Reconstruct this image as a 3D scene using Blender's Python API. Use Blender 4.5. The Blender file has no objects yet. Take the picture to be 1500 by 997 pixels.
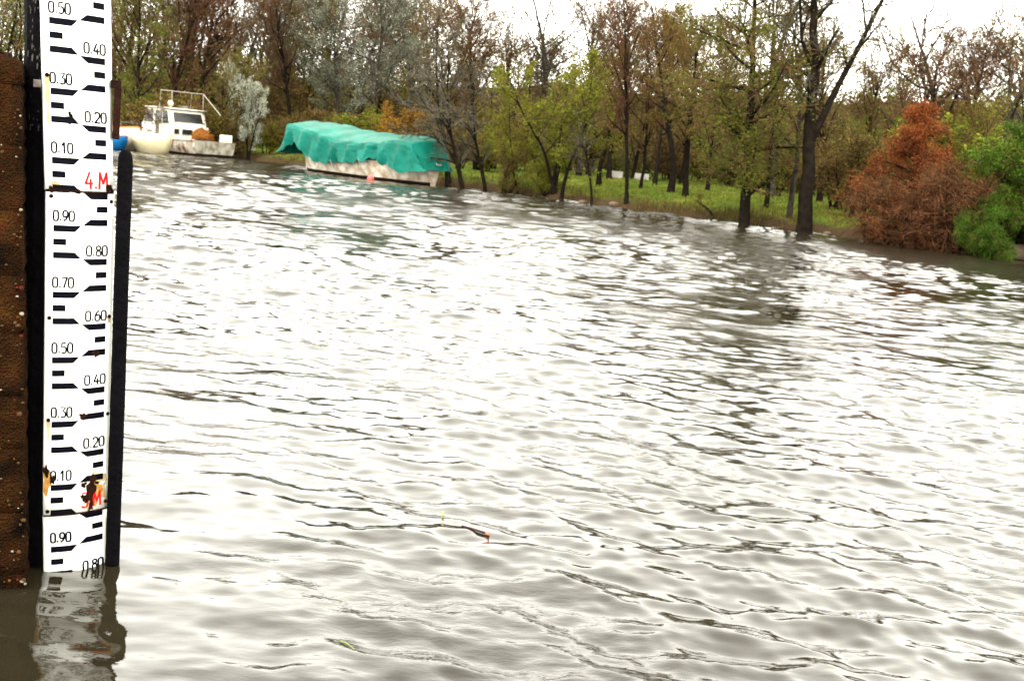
import bpy, math, random
import numpy as np

sc = bpy.context.scene
C = sc.collection
# ------------------------------------------------------------------ camera
F, PITCH, ROLL, H = 1780.0, math.radians(8.85), math.radians(5.2), 1.42   # focal length in pixels of a 1500 px wide frame
cam_d = bpy.data.cameras.new('camera'); cam = bpy.data.objects.new('camera', cam_d); C.objects.link(cam)
cam_d.sensor_width = 36.0; cam_d.lens = 36.0 * F / 1500.0; cam_d.clip_start = 0.05; cam_d.clip_end = 3000
cam.location = (0, 0, H)
import mathutils
cam.rotation_euler = (mathutils.Matrix.Rotation(math.pi/2 - PITCH, 3, 'X') @ mathutils.Matrix.Rotation(ROLL, 3, 'Z')).to_euler()
cam_d.dof.use_dof = True; cam_d.dof.focus_distance = 4.5; cam_d.dof.aperture_fstop = 7.5
sc.camera = cam
# ------------------------------------------------------------------ sky: bright overcast
SUN_EL, SUN_AZ = math.radians(58), math.radians(200)      # behind the camera, high, veiled by cloud
world = bpy.data.worlds.new('World'); sc.world = world; world.use_nodes = True
wn, wl = world.node_tree.nodes, world.node_tree.links
wn.clear()
sky = wn.new('ShaderNodeTexSky'); sky.sky_type = 'NISHITA'; sky.sun_disc = False
sky.sun_elevation = SUN_EL; sky.sun_rotation = SUN_AZ; sky.air_density = 1.0; sky.dust_density = 4.0; sky.ozone_density = 1.0
hs = wn.new('ShaderNodeHueSaturation'); hs.inputs['Saturation'].default_value = 0.05
mx = wn.new('ShaderNodeMixRGB'); mx.inputs[0].default_value = 0.85; mx.inputs[2].default_value = (9.95, 9.7, 8.7, 1)
tcw = wn.new('ShaderNodeTexCoord'); nzw = wn.new('ShaderNodeTexNoise'); nzw.inputs['Scale'].default_value = 2.2; nzw.inputs['Detail'].default_value = 4
rpw = wn.new('ShaderNodeMapRange'); rpw.inputs[3].default_value = 0.78; rpw.inputs[4].default_value = 1.2
mu = wn.new('ShaderNodeMixRGB'); mu.blend_type = 'MULTIPLY'; mu.inputs[0].default_value = 1.0
bg = wn.new('ShaderNodeBackground'); bg.inputs['Strength'].default_value = 0.12
wo = wn.new('ShaderNodeOutputWorld')
wl.new(sky.outputs[0], hs.inputs['Color']); wl.new(hs.outputs[0], mx.inputs[1])
wl.new(tcw.outputs['Generated'], nzw.inputs['Vector']); wl.new(nzw.outputs['Fac'], rpw.inputs[0])
wl.new(mx.outputs[0], mu.inputs[1]); wl.new(rpw.outputs[0], mu.inputs[2])
wl.new(mu.outputs[0], bg.inputs['Color']); wl.new(bg.outputs[0], wo.inputs['Surface'])
sun_d = bpy.data.lights.new('sun', 'SUN'); sun_d.energy = 0.6; sun_d.angle = math.radians(24); sun_d.color = (1.0, 0.965, 0.9)
sun = bpy.data.objects.new('sun', sun_d); C.objects.link(sun)
sd = mathutils.Vector((math.sin(SUN_AZ)*math.cos(SUN_EL), math.cos(SUN_AZ)*math.cos(SUN_EL), math.sin(SUN_EL)))
sun.rotation_euler = sd.to_track_quat('Z', 'Y').to_euler()
vs = sc.view_settings
vs.view_transform = 'Standard'; vs.look = 'None'; vs.exposure = 2.7; vs.gamma = 1.0; vs.use_curve_mapping = False
sc.render.engine = 'CYCLES'
sc.cycles.max_bounces = 6; sc.cycles.glossy_bounces = 3; sc.cycles.diffuse_bounces = 2; sc.cycles.transmission_bounces = 3
sc.cycles.use_denoising = True; sc.cycles.sample_clamp_indirect = 6.0

# ------------------------------------------------------------------ helpers
def _rx(a):
    c, s = math.cos(a), math.sin(a); return np.array([[1,0,0],[0,c,-s],[0,s,c]])
def _rz(a):
    c, s = math.cos(a), math.sin(a); return np.array([[c,-s,0],[s,c,0],[0,0,1]])
RM = _rx(math.pi/2 - PITCH) @ _rz(ROLL)
def ray(px, py): return RM @ np.array([(px-750)/F, -(py-498.5)/F, -1.0])
def gp(px, py, z=0.0):                      # point of the horizontal plane z seen at a photo pixel
    d = ray(px, py); t = (z-H)/d[2]; return d*t + np.array([0, 0, H])
def hor(px): return 170.2 + (px-200)*0.0910
def pd(px, dist):                           # ground position at a bearing and a distance
    d = ray(px, hor(px)); d[2] = 0; d /= np.linalg.norm(d); return d*dist

def mat(name, col, rough=0.7, var=0.0, vscale=3.0, col2=None, bump=0.0, bscale=30.0, metallic=0.0, spec=0.015, island=0.0, objrand=0.0, transl=0.0, detail=5.0):
    m = bpy.data.materials.new(name); m.use_nodes = True
    nt = m.node_tree; n, l = nt.nodes, nt.links
    b = n['Principled BSDF']; b.inputs['Roughness'].default_value = rough; b.inputs['Metallic'].default_value = metallic
    b.inputs['Specular IOR Level'].default_value = spec
    c1 = (*col, 1); c2 = (*(col2 or [x*(1-var) for x in col]), 1)
    tc = n.new('ShaderNodeTexCoord')
    nz = n.new('ShaderNodeTexNoise'); nz.inputs['Scale'].default_value = vscale; nz.inputs['Detail'].default_value = detail
    l.new(tc.outputs['Object'], nz.inputs['Vector'])
    mr = n.new('ShaderNodeMapRange'); mr.inputs[1].default_value = 0.35; mr.inputs[2].default_value = 0.65; l.new(nz.outputs['Fac'], mr.inputs[0])
    mix = n.new('ShaderNodeMixRGB'); mix.inputs[1].default_value = c1; mix.inputs[2].default_value = c2; l.new(mr.outputs[0], mix.inputs[0])
    out = mix.outputs[0]
    if island or objrand:
        h = n.new('ShaderNodeHueSaturation')
        if island:
            g = n.new('ShaderNodeNewGeometry'); r1 = n.new('ShaderNodeMapRange'); r1.inputs[3].default_value = 1-island; r1.inputs[4].default_value = 1+island
            l.new(g.outputs['Random Per Island'], r1.inputs[0]); l.new(r1.outputs[0], h.inputs['Value'])
        if objrand:
            oi = n.new('ShaderNodeObjectInfo'); r2 = n.new('ShaderNodeMapRange'); r2.inputs[3].default_value = 0.5-objrand; r2.inputs[4].default_value = 0.5+objrand
            l.new(oi.outputs['Random'], r2.inputs[0]); l.new(r2.outputs[0], h.inputs['Hue'])
        l.new(out, h.inputs['Color']); out = h.outputs[0]
    l.new(out, b.inputs['Base Color'])
    if bump:
        nb = n.new('ShaderNodeTexNoise'); nb.inputs['Scale'].default_value = bscale; nb.inputs['Detail'].default_value = 6
        l.new(tc.outputs['Object'], nb.inputs['Vector'])
        bp = n.new('ShaderNodeBump'); bp.inputs['Strength'].default_value = bump; bp.inputs['Distance'].default_value = 0.03
        l.new(nb.outputs['Fac'], bp.inputs['Height']); l.new(bp.outputs[0], b.inputs['Normal'])
    if transl:
        t = n.new('ShaderNodeBsdfTranslucent'); l.new(out, t.inputs['Color'])
        ms = n.new('ShaderNodeMixShader'); ms.inputs[0].default_value = transl
        l.new(b.outputs[0], ms.inputs[1]); l.new(t.outputs[0], ms.inputs[2]); l.new(ms.outputs[0], n['Material Output'].inputs['Surface'])
    return m

def link(o, parent=None):
    C.objects.link(o)
    if parent is not None: o.parent = parent
    return o
def tag(o, label=None, cat=None, group=None, kind=None):
    if label: o['label'] = label
    if cat: o['category'] = cat
    if group: o['group'] = group
    if kind: o['kind'] = kind
    return o
def empty(name, loc=(0,0,0), rz=0.0):
    o = bpy.data.objects.new(name, None); o.empty_display_size = 0.2
    o.location = [float(v) for v in loc]; o.rotation_euler = (0, 0, rz); return link(o)

def quadmesh(name, V, Q, mi=None, mats=(), smooth=False):
    """Mesh from arrays: V (n,3), Q (m,4); mi = material index for each face."""
    me = bpy.data.meshes.new(name); V = np.asarray(V, np.float32); Q = np.asarray(Q, np.int32)
    me.vertices.add(len(V)); me.vertices.foreach_set('co', V.ravel())
    me.loops.add(Q.size); me.loops.foreach_set('vertex_index', Q.ravel())
    me.polygons.add(len(Q)); me.polygons.foreach_set('loop_start', np.arange(len(Q), dtype=np.int32)*4)
    if mi is not None: me.polygons.foreach_set('material_index', np.asarray(mi, np.int32))
    me.polygons.foreach_set('use_smooth', np.full(len(Q), smooth))
    for m in mats: me.materials.append(m)
    me.update(calc_edges=True); me.validate(); return me

class MB:
    """Collects shapes into one mesh."""
    def __init__(s): s.v = []; s.f = []; s.m = []
    def add(s, vs_, fs_, m=0):
        k = len(s.v); s.v += [tuple(float(c) for c in p) for p in vs_]
        s.f += [tuple(k+i for i in f) for f in fs_]; s.m += [m]*len(fs_)
    def box(s, c, d, rot=0.0, m=0, taper=1.0):
        x, y, z = [q/2 for q in d]; ca, sa = math.cos(rot), math.sin(rot); P = []
        for (a, b, e) in [(-x,-y,-z),(x,-y,-z),(x,y,-z),(-x,y,-z),(-x,-y,z),(x,-y,z),(x,y,z),(-x,y,z)]:
            if e > 0: a *= taper; b *= taper
            P.append((c[0]+a*ca-b*sa, c[1]+a*sa+b*ca, c[2]+e))
        s.add(P, [(0,3,2,1),(4,5,6,7),(0,1,5,4),(1,2,6,5),(2,3,7,6),(3,0,4,7)], m)
    def tube(s, pts, r, n=8, m=0, cap=True):
        pts = [np.array(p, float) for p in pts]; r = r if hasattr(r, '__len__') else [r]*len(pts); P = []; Fc = []
        for i, p in enumerate(pts):
            t = pts[min(i+1, len(pts)-1)] - pts[max(i-1, 0)]; t /= np.linalg.norm(t)+1e-9
            a = np.cross(t, [0.13, 0.31, 0.94] if abs(t[2]) < 0.9 else [1, 0.1, 0]); a /= np.linalg.norm(a); b = np.cross(t, a)
            for k in range(n):
                q = 2*math.pi*k/n; P.append(p + r[i]*(a*math.cos(q)+b*math.sin(q)))
        for i in range(len(pts)-1):
            for k in range(n): Fc.append((i*n+k, i*n+(k+1)%n, (i+1)*n+(k+1)%n, (i+1)*n+k))
        if cap: Fc.append(tuple(range(n))[::-1]); Fc.append(tuple((len(pts)-1)*n+k for k in range(n)))
        s.add(P, Fc, m)
    def grid(s, P, m=0, closeu=False):
        P = np.asarray(P, float); a, b = P.shape[:2]; Fc = []
        for i in range(a-1):
            for j in range(b-(0 if closeu else 1)):
                j2 = (j+1) % b; Fc.append((i*b+j, i*b+j2, (i+1)*b+j2, (i+1)*b+j))
        s.add(P.reshape(-1, 3), Fc, m)
    def ball(s, c, r, nu=10, nv=7, m=0, rng=None, rough=0.0):
        P = []
        for i in range(nv+1):
            th = math.pi*i/nv
            P.append([[c[0]+r[0]*math.sin(th)*math.cos(2*math.pi*k/nu), c[1]+r[1]*math.sin(th)*math.sin(2*math.pi*k/nu), c[2]+r[2]*math.cos(th)] for k in range(nu)])
        P = np.array(P)
        if rng is not None: P[1:-1] += rng.normal(0, rough, P[1:-1].shape)*min(r)
        s.grid(P, m, True)
    def prism(s, poly, y0, y1, m=0):
        """Closed outline in the x-z plane pushed from y0 to y1."""
        n = len(poly); P = [(x, y0, z) for x, z in poly] + [(x, y1, z) for x, z in poly]
        s.add(P, [tuple(range(n)), tuple(range(2*n-1, n-1, -1))] + [(i, i+n, (i+1) % n+n, (i+1) % n) for i in range(n)], m)
    def build(s, name, mats, parent=None, smooth=False, bevel=0.0, solid=0.0):
        me = bpy.data.meshes.new(name); me.from_pydata(s.v, [], s.f)
        mats = mats if isinstance(mats, (list, tuple)) else [mats]
        for m in mats: me.materials.append(m)
        for p, k in zip(me.polygons, s.m): p.material_index = k; p.use_smooth = smooth
        me.update(); o = bpy.data.objects.new(name, me); link(o, parent)
        if solid: md = o.modifiers.new('solid', 'SOLIDIFY'); md.thickness = solid; md.offset = 0
        if bevel: md = o.modifiers.new('bevel', 'BEVEL'); md.width = bevel; md.segments = 2; md.limit_method = 'ANGLE'
        return o

# ------------------------------------------------------------------ materials
M = {}
M['enamel'] = mat('enamel', (0.80, 0.80, 0.74), 0.25, 0.12, 9, spec=0.5)
M['ink'] = mat('black_enamel', (0.0020, 0.0020, 0.0042), 0.5, 0.3, 20, spec=0.02)
M['red'] = mat('red_paint', (0.62, 0.01, 0.012), 0.4, 0.2, 30)
M['rust'] = mat('rust', (0.0225, 0.007, 0.003), 0.9, 0, 60, (0.006, 0.0035, 0.003), 0.6, 200)
M['stain'] = mat('rust_stain', (0.26, 0.105, 0.018), 0.6, 0, 35, (0.34, 0.20, 0.06))
M['stain_light'] = mat('pale_rust_stain', (0.32, 0.21, 0.085), 0.6, 0, 35, (0.40, 0.33, 0.20))
M['steel'] = mat('rusty_steel', (0.006, 0.003, 0.0025), 0.75, 0, 40, (0.015, 0.005, 0.003), 0.4, 120)
M['tar'] = mat('tarred_timber', (0.0016, 0.0013, 0.002), 0.9, 0.5, 12, bump=0.5, bscale=40, spec=0.04)
M['peel'] = mat('peeling_paint', (0.045, 0.04275, 0.03375), 0.8, 0.5, 20)
M['twig_brown'] = mat('twig_brown', (0.08114, 0.04637, 0.02236), 0.85, 0.4, 2.0, island=0.35, objrand=0.02)
M['twig_red'] = mat('twig_reddish', (0.0684, 0.03312, 0.01728), 0.85, 0.4, 2.0, island=0.35, objrand=0.01)
M['twig_grey'] = mat('twig_grey', (0.06221, 0.05443, 0.04251), 0.85, 0.4, 2.0, island=0.35)
M['bark'] = mat('bark_dark', (0.01103, 0.00819, 0.00567), 0.9, 0, 6.0, (0.00504, 0.00378, 0.002835), 0.6, 25)
M['bark_grey'] = mat('bark_grey', (0.03825, 0.03375, 0.02475), 0.9, 0, 5.0, (0.0135, 0.0117, 0.009), 0.6, 25)
def leafm(n, c, c2): return mat(n, c, 0.6, 0, 1.3, c2, island=0.4, objrand=0.015, transl=0.3)
M['leaf_yellow'] = leafm('leaf_yellow_green', (0.1176, 0.1176, 0.01176), (0.07487, 0.09091, 0.01069))
M['leaf_bud'] = leafm('leaf_bud_olive', (0.1035, 0.07452, 0.0149), (0.07452, 0.07038, 0.01242))
M['leaf_russet'] = leafm('leaf_russet', (0.0684, 0.0396, 0.01584), (0.054, 0.036, 0.0144))
M['leaf_silver'] = leafm('leaf_silver', (0.1458, 0.1566, 0.1134), (0.081, 0.0918, 0.0594))
M['leaf_white'] = leafm('leaf_white_silver', (0.3888, 0.405, 0.324), (0.2268, 0.2511, 0.1782))
M['leaf_cypress'] = leafm('leaf_cypress', (0.0825, 0.0924, 0.0132), (0.05775, 0.07425, 0.01155))
M['leaf_orange'] = leafm('leaf_orange', (0.1656, 0.05796, 0.01159), (0.1118, 0.04306, 0.01159))
M['leaf_tan'] = leafm('leaf_orange_brown', (0.1188, 0.04464, 0.01368), (0.0756, 0.036, 0.01296))
M['leaf_green'] = leafm('leaf_green', (0.04173, 0.08348, 0.006875), (0.02455, 0.05401, 0.005893))
M['leaf_gold'] = leafm('leaf_gold', (0.19, 0.085, 0.012), (0.13, 0.065, 0.012))
M['grass'] = mat('grass_blades', (0.06649, 0.09718, 0.01279), 0.7, 0, 0.25, (0.1023, 0.1023, 0.01791), island=0.35, transl=0.25)
M['straw'] = mat('dry_reeds', (0.0595, 0.0385, 0.0154), 0.8, 0, 0.4, (0.0385, 0.0385, 0.0098), island=0.35)

# ------------------------------------------------------------------ water
def make_water():
    rng = np.random.default_rng(11)
    r = [0.6]
    while r[-1] < 150: r.append(r[-1] + (0.0095 + 0.0033*max(r[-1]-2.4, 0) if r[-1] > 2.2 else 0.05) if r[-1] < 25 else r[-1] + (0.085 if r[-1] < 56 else 1.5))
    r = np.array(r); t = np.linspace(-1, 1, 470); NR, NC = len(r), len(t)
    lat = 0.52*t + 1.6*np.sign(t)*np.clip(np.abs(t)-0.9, 0, 1)*6
    X0 = np.outer(r + 0.8, lat); Y0 = np.outer(r, np.ones(NC))
    dr = np.gradient(r)[:, None]; dx = (r+0.8)[:, None]*0.52*2/NC
    S = (np.maximum(1, r/8)**0.6)[:, None]                  # the short waves lengthen towards the open middle of the river
    XS = X0/S; YS = (np.cumsum(np.gradient(r)/S[:, 0]))[:, None]*np.ones((1, NC))
    X = X0.copy(); Y = Y0.copy(); Z = np.zeros_like(X)
    # gusts: a slow modulation of the short waves over the surface
    gust = np.zeros_like(X)
    for i in range(10):
        a = rng.uniform(0, 2*math.pi); k = 2*math.pi/rng.uniform(2.5, 12); gust += np.sin(k*(X0*math.cos(a)+Y0*math.sin(a)*0.6) + rng.uniform(0, 7))
    gust = np.clip(1 + gust*0.16, 0.45, 1.8)
    main = math.radians(-103); lost = np.zeros((NR, 1)); total = 0.0
    NW = 150
    for i in range(NW):
        lam = 0.06*(1.5/0.06)**((i + rng.uniform())/NW)
        a = main + rng.normal(0, 0.68); k = 2*math.pi/lam
        slope = WAVE * (1.0 if lam < 0.12 else 1.25 if lam < 0.36 else 0.7 if lam < 0.6 else 0.32)
        amp = slope/k
        short = lam < 0.45; sc_ = S if short else 1.0
        w = np.clip((lam*sc_/np.maximum(dr*abs(math.sin(a)), dx*abs(math.cos(a))) - 2.2)/2.2, 0, 1); total += slope**2; lost += slope**2*(1-w[:, :1]**2)
        A = amp*sc_*w*(gust if lam < 0.5 else 1.0)
        ph = k*((XS if short else X0)*math.cos(a) + (YS if short else Y0)*math.sin(a)) + rng.uniform(0, 2*math.pi)
        Z += A*np.sin(ph); q = 0.85 if lam > 0.2 else 0.4
        X += A*q*math.cos(a)*np.cos(ph); Y += A*q*math.sin(a)*np.cos(ph)
    V = np.stack([X, Y, Z], -1).reshape(-1, 3)
    i, j = np.meshgrid(np.arange(NR-1), np.arange(NC-1), indexing='ij'); b = (i*NC + j).ravel()
    Q = np.stack([b, b+1, b+NC+1, b+NC], -1)
    m = bpy.data.materials.new('river_water'); m.use_nodes = True; n, l = m.node_tree.nodes, m.node_tree.links
    p = n['Principled BSDF']; p.inputs['Base Color'].default_value = (0.0095, 0.0078, 0.0042, 1); p.inputs['Roughness'].default_value = 0.045
    p.inputs['IOR'].default_value = 1.33; p.inputs['Specular IOR Level'].default_value = 0.5
    tc = n.new('ShaderNodeTexCoord'); mp = n.new('ShaderNodeMapping'); mp.inputs['Scale'].default_value = (1.0, 2.2, 1.0); mp.inputs['Rotation'].default_value = (0, 0, 0.25)
    l.new(tc.outputs['Object'], mp.inputs['Vector'])
    n1 = n.new('ShaderNodeTexNoise'); n1.inputs['Scale'].default_value = 9; n1.inputs['Detail'].default_value = 4; n1.inputs['Roughness'].default_value = 0.6
    n2 = n.new('ShaderNodeTexNoise'); n2.inputs['Scale'].default_value = 0.5; n2.inputs['Detail'].default_value = 2
    l.new(mp.outputs[0], n1.inputs['Vector']); l.new(tc.outputs['Object'], n2.inputs['Vector'])
    mr = n.new('ShaderNodeMapRange'); mr.inputs[1].default_value = 0.4; mr.inputs[2].default_value = 0.66; mr.inputs[3].default_value = 0.02; mr.inputs[4].default_value = 0.16
    l.new(n2.outputs['Fac'], mr.inputs[0])
    bp = n.new('ShaderNodeBump'); bp.inputs['Distance'].default_value = 0.05
    atn = n.new('ShaderNodeAttribute'); atn.attribute_name = 'ripple'
    ma = n.new('ShaderNodeMapRange'); ma.inputs[3].default_value = 0.03; ma.inputs[4].default_value = 0.35; l.new(atn.outputs['Fac'], ma.inputs[0]); l.new(ma.outputs[0], p.inputs['Roughness'])
    l.new(mr.outputs[0], bp.inputs['Strength']); l.new(n1.outputs['Fac'], bp.inputs['Height']); l.new(bp.outputs[0], p.inputs['Normal'])
    o = bpy.data.objects.new('river_water', quadmesh('river_water', V, Q, None, [m], True)); link(o)
    at = o.data.attributes.new('ripple', 'FLOAT', 'POINT'); at.data.foreach_set('value', np.repeat((np.clip(lost[:, 0]/total-0.25, 0, 1)/0.75)**0.25, NC).astype(np.float32))   # short waves finer than the mesh are carried by the gloss
    tag(o, 'pale choppy river water reflecting the white sky', kind='structure')
    return X, Y, Z
WAVE = 0.0192
WX, WY, WZ = make_water()
def wz(x, y):                               # height of the water surface at a spot
    d = (WX-x)**2 + (WY-y)**2; return float(WZ.ravel()[np.argmin(d)])

# ------------------------------------------------------------------ far bank
BA = np.array([0.720, -0.694, 0.0]); BN = np.array([0.694, 0.720, 0.0])      # along the bank to the right; inland
B0 = gp(870, 300)                                                            # a point of the water's edge
BANK = [(-70, 2.5), (-34, 2.5), (-24, 2.2), (-21, 1.3), (-18, 1.2), (-15.5, 0.6), (-11, 0.6), (-5.5, 0.6), (-3, 0.7), (0, 0), (3, -0.3), (5.5, 0.3), (7.6, 0.0), (9.5, -0.7), (11.6, -0.5), (13.3, -0.9), (15, -1.2), (18, -1.5), (40, -2)]
BX, BO = np.array([p[0] for p in BANK]), np.array([p[1] for p in BANK])
def bank(s, d):                             # s metres along the bank, d metres inland of the water's edge
    return B0 + BA*s + BN*(d + np.interp(s, BX, BO))
def bank_z(d, x=0.0, y=0.0):
    base = np.interp(d, [-6, -2, -0.15, 0.25, 0.7, 2.5, 8, 16, 30, 46, 60, 85, 115, 300, 900], [-2.2, -1.2, -0.2, 0.10, 0.26, 0.36, 0.50, 0.62, 0.9, 1.2, 3.0, 6.5, 9, 15, 30])
    return base + 0.05*np.sin(x*1.3+0.5*y)*np.clip(d, 0, 1) + 0.035*np.sin(2.9*y-1.7*x)*np.clip(d, 0, 1)
def bcoord(p):
    q = np.asarray(p) - B0; s = float(q @ BA); return s, float(q @ BN) - float(np.interp(s, BX, BO))
def gz(p):
    s, d = bcoord(p); return float(bank_z(d, p[0], p[1]))
def make_ground():
    rng = np.random.default_rng(3)
    S = np.concatenate([np.linspace(-400, -45, 30), np.linspace(-44, 24, 300), np.linspace(26, 300, 30)])
    D = np.concatenate([np.linspace(-6, -0.5, 6), np.linspace(-0.4, 3, 36), np.linspace(3.2, 30, 60), np.linspace(32, 130, 60), np.linspace(145, 900, 20)])
    P = np.zeros((len(S), len(D), 3))
    off = np.interp(S, BX, BO)
    P[:] = B0 + BA*S[:, None, None] + BN*(D[None, :]+off[:, None])[:, :, None]
    edge = 0.16*np.sin(S*2.1)+0.1*np.sin(S*5.3+1)
    P[:, :, 2] = bank_z(D[None, :]+edge[:, None]*np.clip(1-np.abs(D)/4, 0, 1)[None, :], P[:, :, 0], P[:, :, 1]) + rng.normal(0, 0.02, P.shape[:2])*(np.abs(D) < 8) + np.abs(rng.normal(0, 1.3, P.shape[:2]))*np.clip((D-50)/10, 0, 1)
    a, b = len(S), len(D); i, j = np.meshgrid(np.arange(a-1), np.arange(b-1), indexing='ij'); k = (i*b+j).ravel()
    Q = np.stack([k, k+b, k+b+1, k+1], -1)
    m = bpy.data.materials.new('bank_ground'); m.use_nodes = True; n, l = m.node_tree.nodes, m.node_tree.links; p = n['Principled BSDF']; p.inputs['Roughness'].default_value = 0.95; p.inputs['Specular IOR Level'].default_value = 0.01
    tc = n.new('ShaderNodeTexCoord')
    def nz(s, d=5):
        q = n.new('ShaderNodeTexNoise'); q.inputs['Scale'].default_value = s; q.inputs['Detail'].default_value = d; l.new(tc.outputs['Object'], q.inputs['Vector']); return q
    def mixc(f, a_, b_):
        q = n.new('ShaderNodeMixRGB')
        l.new(f, q.inputs[0])
        for i_, v in ((1, a_), (2, b_)):
            if isinstance(v, tuple): q.inputs[i_].default_value = (*v, 1)
            else: l.new(v, q.inputs[i_])
        return q.outputs[0]
    def rng_(f, a_, b_):
        q = n.new('ShaderNodeMapRange'); q.inputs[1].default_value = a_; q.inputs[2].default_value = b_; l.new(f, q.inputs[0]); return q.outputs[0]
    g = mixc(rng_(nz(0.35).outputs['Fac'], 0.4, 0.62), (0.036, 0.062, 0.008), (0.072, 0.072, 0.012))
    g = mixc(rng_(nz(2.5).outputs['Fac'], 0.5, 0.75), g, (0.02, 0.028, 0.006))
    sx = n.new('ShaderNodeSeparateXYZ'); l.new(tc.outputs['Object'], sx.inputs[0])
    e = n.new('ShaderNodeMath'); e.operation = 'MULTIPLY_ADD'; e.inputs[1].default_value = 0.35; l.new(nz(1.2).outputs['Fac'], e.inputs[0]); l.new(sx.outputs['Z'], e.inputs[2])
    g = mixc(rng_(e.outputs[0], 0.34, 0.50), (0.030, 0.019, 0.010), g)              # bare earth low on the bank
    g = mixc(rng_(e.outputs[0], 1.0, 1.5), g, mixc(rng_(nz(0.5).outputs['Fac'], 0.4, 0.6), (0.030, 0.021, 0.012), (0.040, 0.036, 0.012)))                 # leaf litter under the wood
    l.new(g, p.inputs['Base Color'])
    bp = n.new('ShaderNodeBump'); bp.inputs['Strength'].default_value = 0.8; bp.inputs['Distance'].default_value = 0.08; l.new(nz(9).outputs['Fac'], bp.inputs['Height']); l.new(bp.outputs[0], p.inputs['Normal'])
    o = link(bpy.data.objects.new('ground', quadmesh('ground', P.reshape(-1, 3), Q, None, [m], True)))
    tag(o, 'grassy far river bank with bare earth at its edge', kind='structure')
make_ground()

def blades(name, spots, hgt, wid, lean, m, label, seed, cat='grass'):
    """Upright leaf blades as two-piece strips, one object."""
    rng = np.random.default_rng(seed); n = len(spots); a = rng.uniform(0, 2*math.pi, n)
    h = hgt*rng.uniform(0.5, 1.3, n); w = wid*rng.uniform(0.6, 1.3, n); la = rng.uniform(0, 2*math.pi, n); le = lean*rng.uniform(0, 1, n)*h
    sx = np.stack([np.cos(a), np.sin(a), 0*a], -1)*w[:, None]/2; up = np.stack([np.cos(la)*le, np.sin(la)*le, h], -1)
    mid = np.stack([np.cos(la)*le*0.3, np.sin(la)*le*0.3, h*0.6], -1)
    V = np.stack([spots-sx, spots+sx, spots+mid+sx*0.8, spots+mid-sx*0.8, spots+up+sx*0.15, spots+up-sx*0.15], 1).reshape(-1, 3)
    k = np.arange(n)*6; Q = np.concatenate([np.stack([k, k+1, k+2, k+3], -1), np.stack([k+3, k+2, k+4, k+5], -1)])
    o = link(bpy.data.objects.new(name, quadmesh(name, V, Q, None, [m])))
    return tag(o, label, cat, kind='stuff')
def spots(n, s0, s1, d0, d1, seed, clump=0.0):
    rng = np.random.default_rng(seed); s = rng.uniform(s0, s1, n); d = rng.uniform(d0, d1, n)
    if clump:
        cs = rng.uniform(s0, s1, n//40+1); cd = rng.uniform(d0, d1, n//40+1); k = rng.integers(0, len(cs), n)
        s = cs[k]+rng.normal(0, clump, n); d = np.clip(cd[k]+rng.normal(0, clump, n), d0, d1+1)
    P = B0 + BA*s[:, None] + BN*(d+np.interp(s, BX, BO))[:, None]
    P[:, 2] = bank_z(d, P[:, 0], P[:, 1]) - 0.02
    return P
blades('grass', np.concatenate([spots(26000, -10, 14, 0.5, 9, 5), spots(14000, -12, 16, 8, 22, 6)]), 0.10, 0.035, 0.6, M['grass'], 'short green grass of the park behind the bank', 1)
blades('dry_reeds', np.concatenate([spots(3200, -34, 1, -0.1, 0.9, 8, 0.35), spots(1500, 1.0, 7.2, 0.0, 0.5, 9, 0.3)]), 0.20, 0.022, 0.8, M['straw'], 'brown dry reeds and weeds along the water edge', 2, 'reeds')

# ------------------------------------------------------------------ trees
def tubes(P, Rr, S):
    """P (N,K,3) polylines, Rr (N,K) radii -> verts, quads."""
    N, K = P.shape[:2]
    T = np.gradient(P, axis=1); T /= np.linalg.norm(T, axis=2, keepdims=True)+1e-9
    ref = np.where(np.abs(T[:, :1, 2:3]) < 0.85, np.array([0, 0, 1.0]), np.array([1.0, 0, 0]))
    A = np.cross(T, np.broadcast_to(ref, T.shape)); A /= np.linalg.norm(A, axis=2, keepdims=True)+1e-9; Bv = np.cross(T, A)
    q = np.arange(S)*2*math.pi/S
    V = P[:, :, None, :] + Rr[:, :, None, None]*(A[:, :, None, :]*np.cos(q)[None, None, :, None] + Bv[:, :, None, :]*np.sin(q)[None, None, :, None])
    n, k, s = np.meshgrid(np.arange(N), np.arange(K-1), np.arange(S), indexing='ij'); s2 = (s+1) % S
    f = lambda a, b: (n*K + a)*S + b
    Q = np.stack([f(k, s), f(k, s2), f(k+1, s2), f(k+1, s)], -1).reshape(-1, 4)
    return V.reshape(-1, 3), Q
def ribbons(P, Rr):
    N, K = P.shape[:2]; T = P[:, -1]-P[:, 0]; a = np.cross(T, np.random.default_rng(N).normal(0, 1, (N, 3))); a /= np.linalg.norm(a, axis=1, keepdims=True)+1e-9
    V = np.stack([P[:, 0]-a*Rr[:, :1], P[:, 0]+a*Rr[:, :1], P[:, -1]+a*Rr[:, -1:], P[:, -1]-a*Rr[:, -1:]], 1).reshape(-1, 3); k = np.arange(N)*4
    return V, np.stack([k, k+1, k+2, k+3], -1)
def unit(v): return v/(np.linalg.norm(v, axis=-1, keepdims=True)+1e-9)
def stems(rng, st, dr, ln, r0, K, wob, up, rend=0.35):
    N = len(st); P = np.zeros((N, K+1, 3)); P[:, 0] = st; d = unit(dr)
    for i in range(K):
        d = unit(d + rng.normal(0, wob, (N, 3)) + np.array([0, 0, up])); P[:, i+1] = P[:, i] + d*(ln/K)[:, None]
    return P, r0[:, None]*np.linspace(1, rend, K+1)[None, :]
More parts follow.
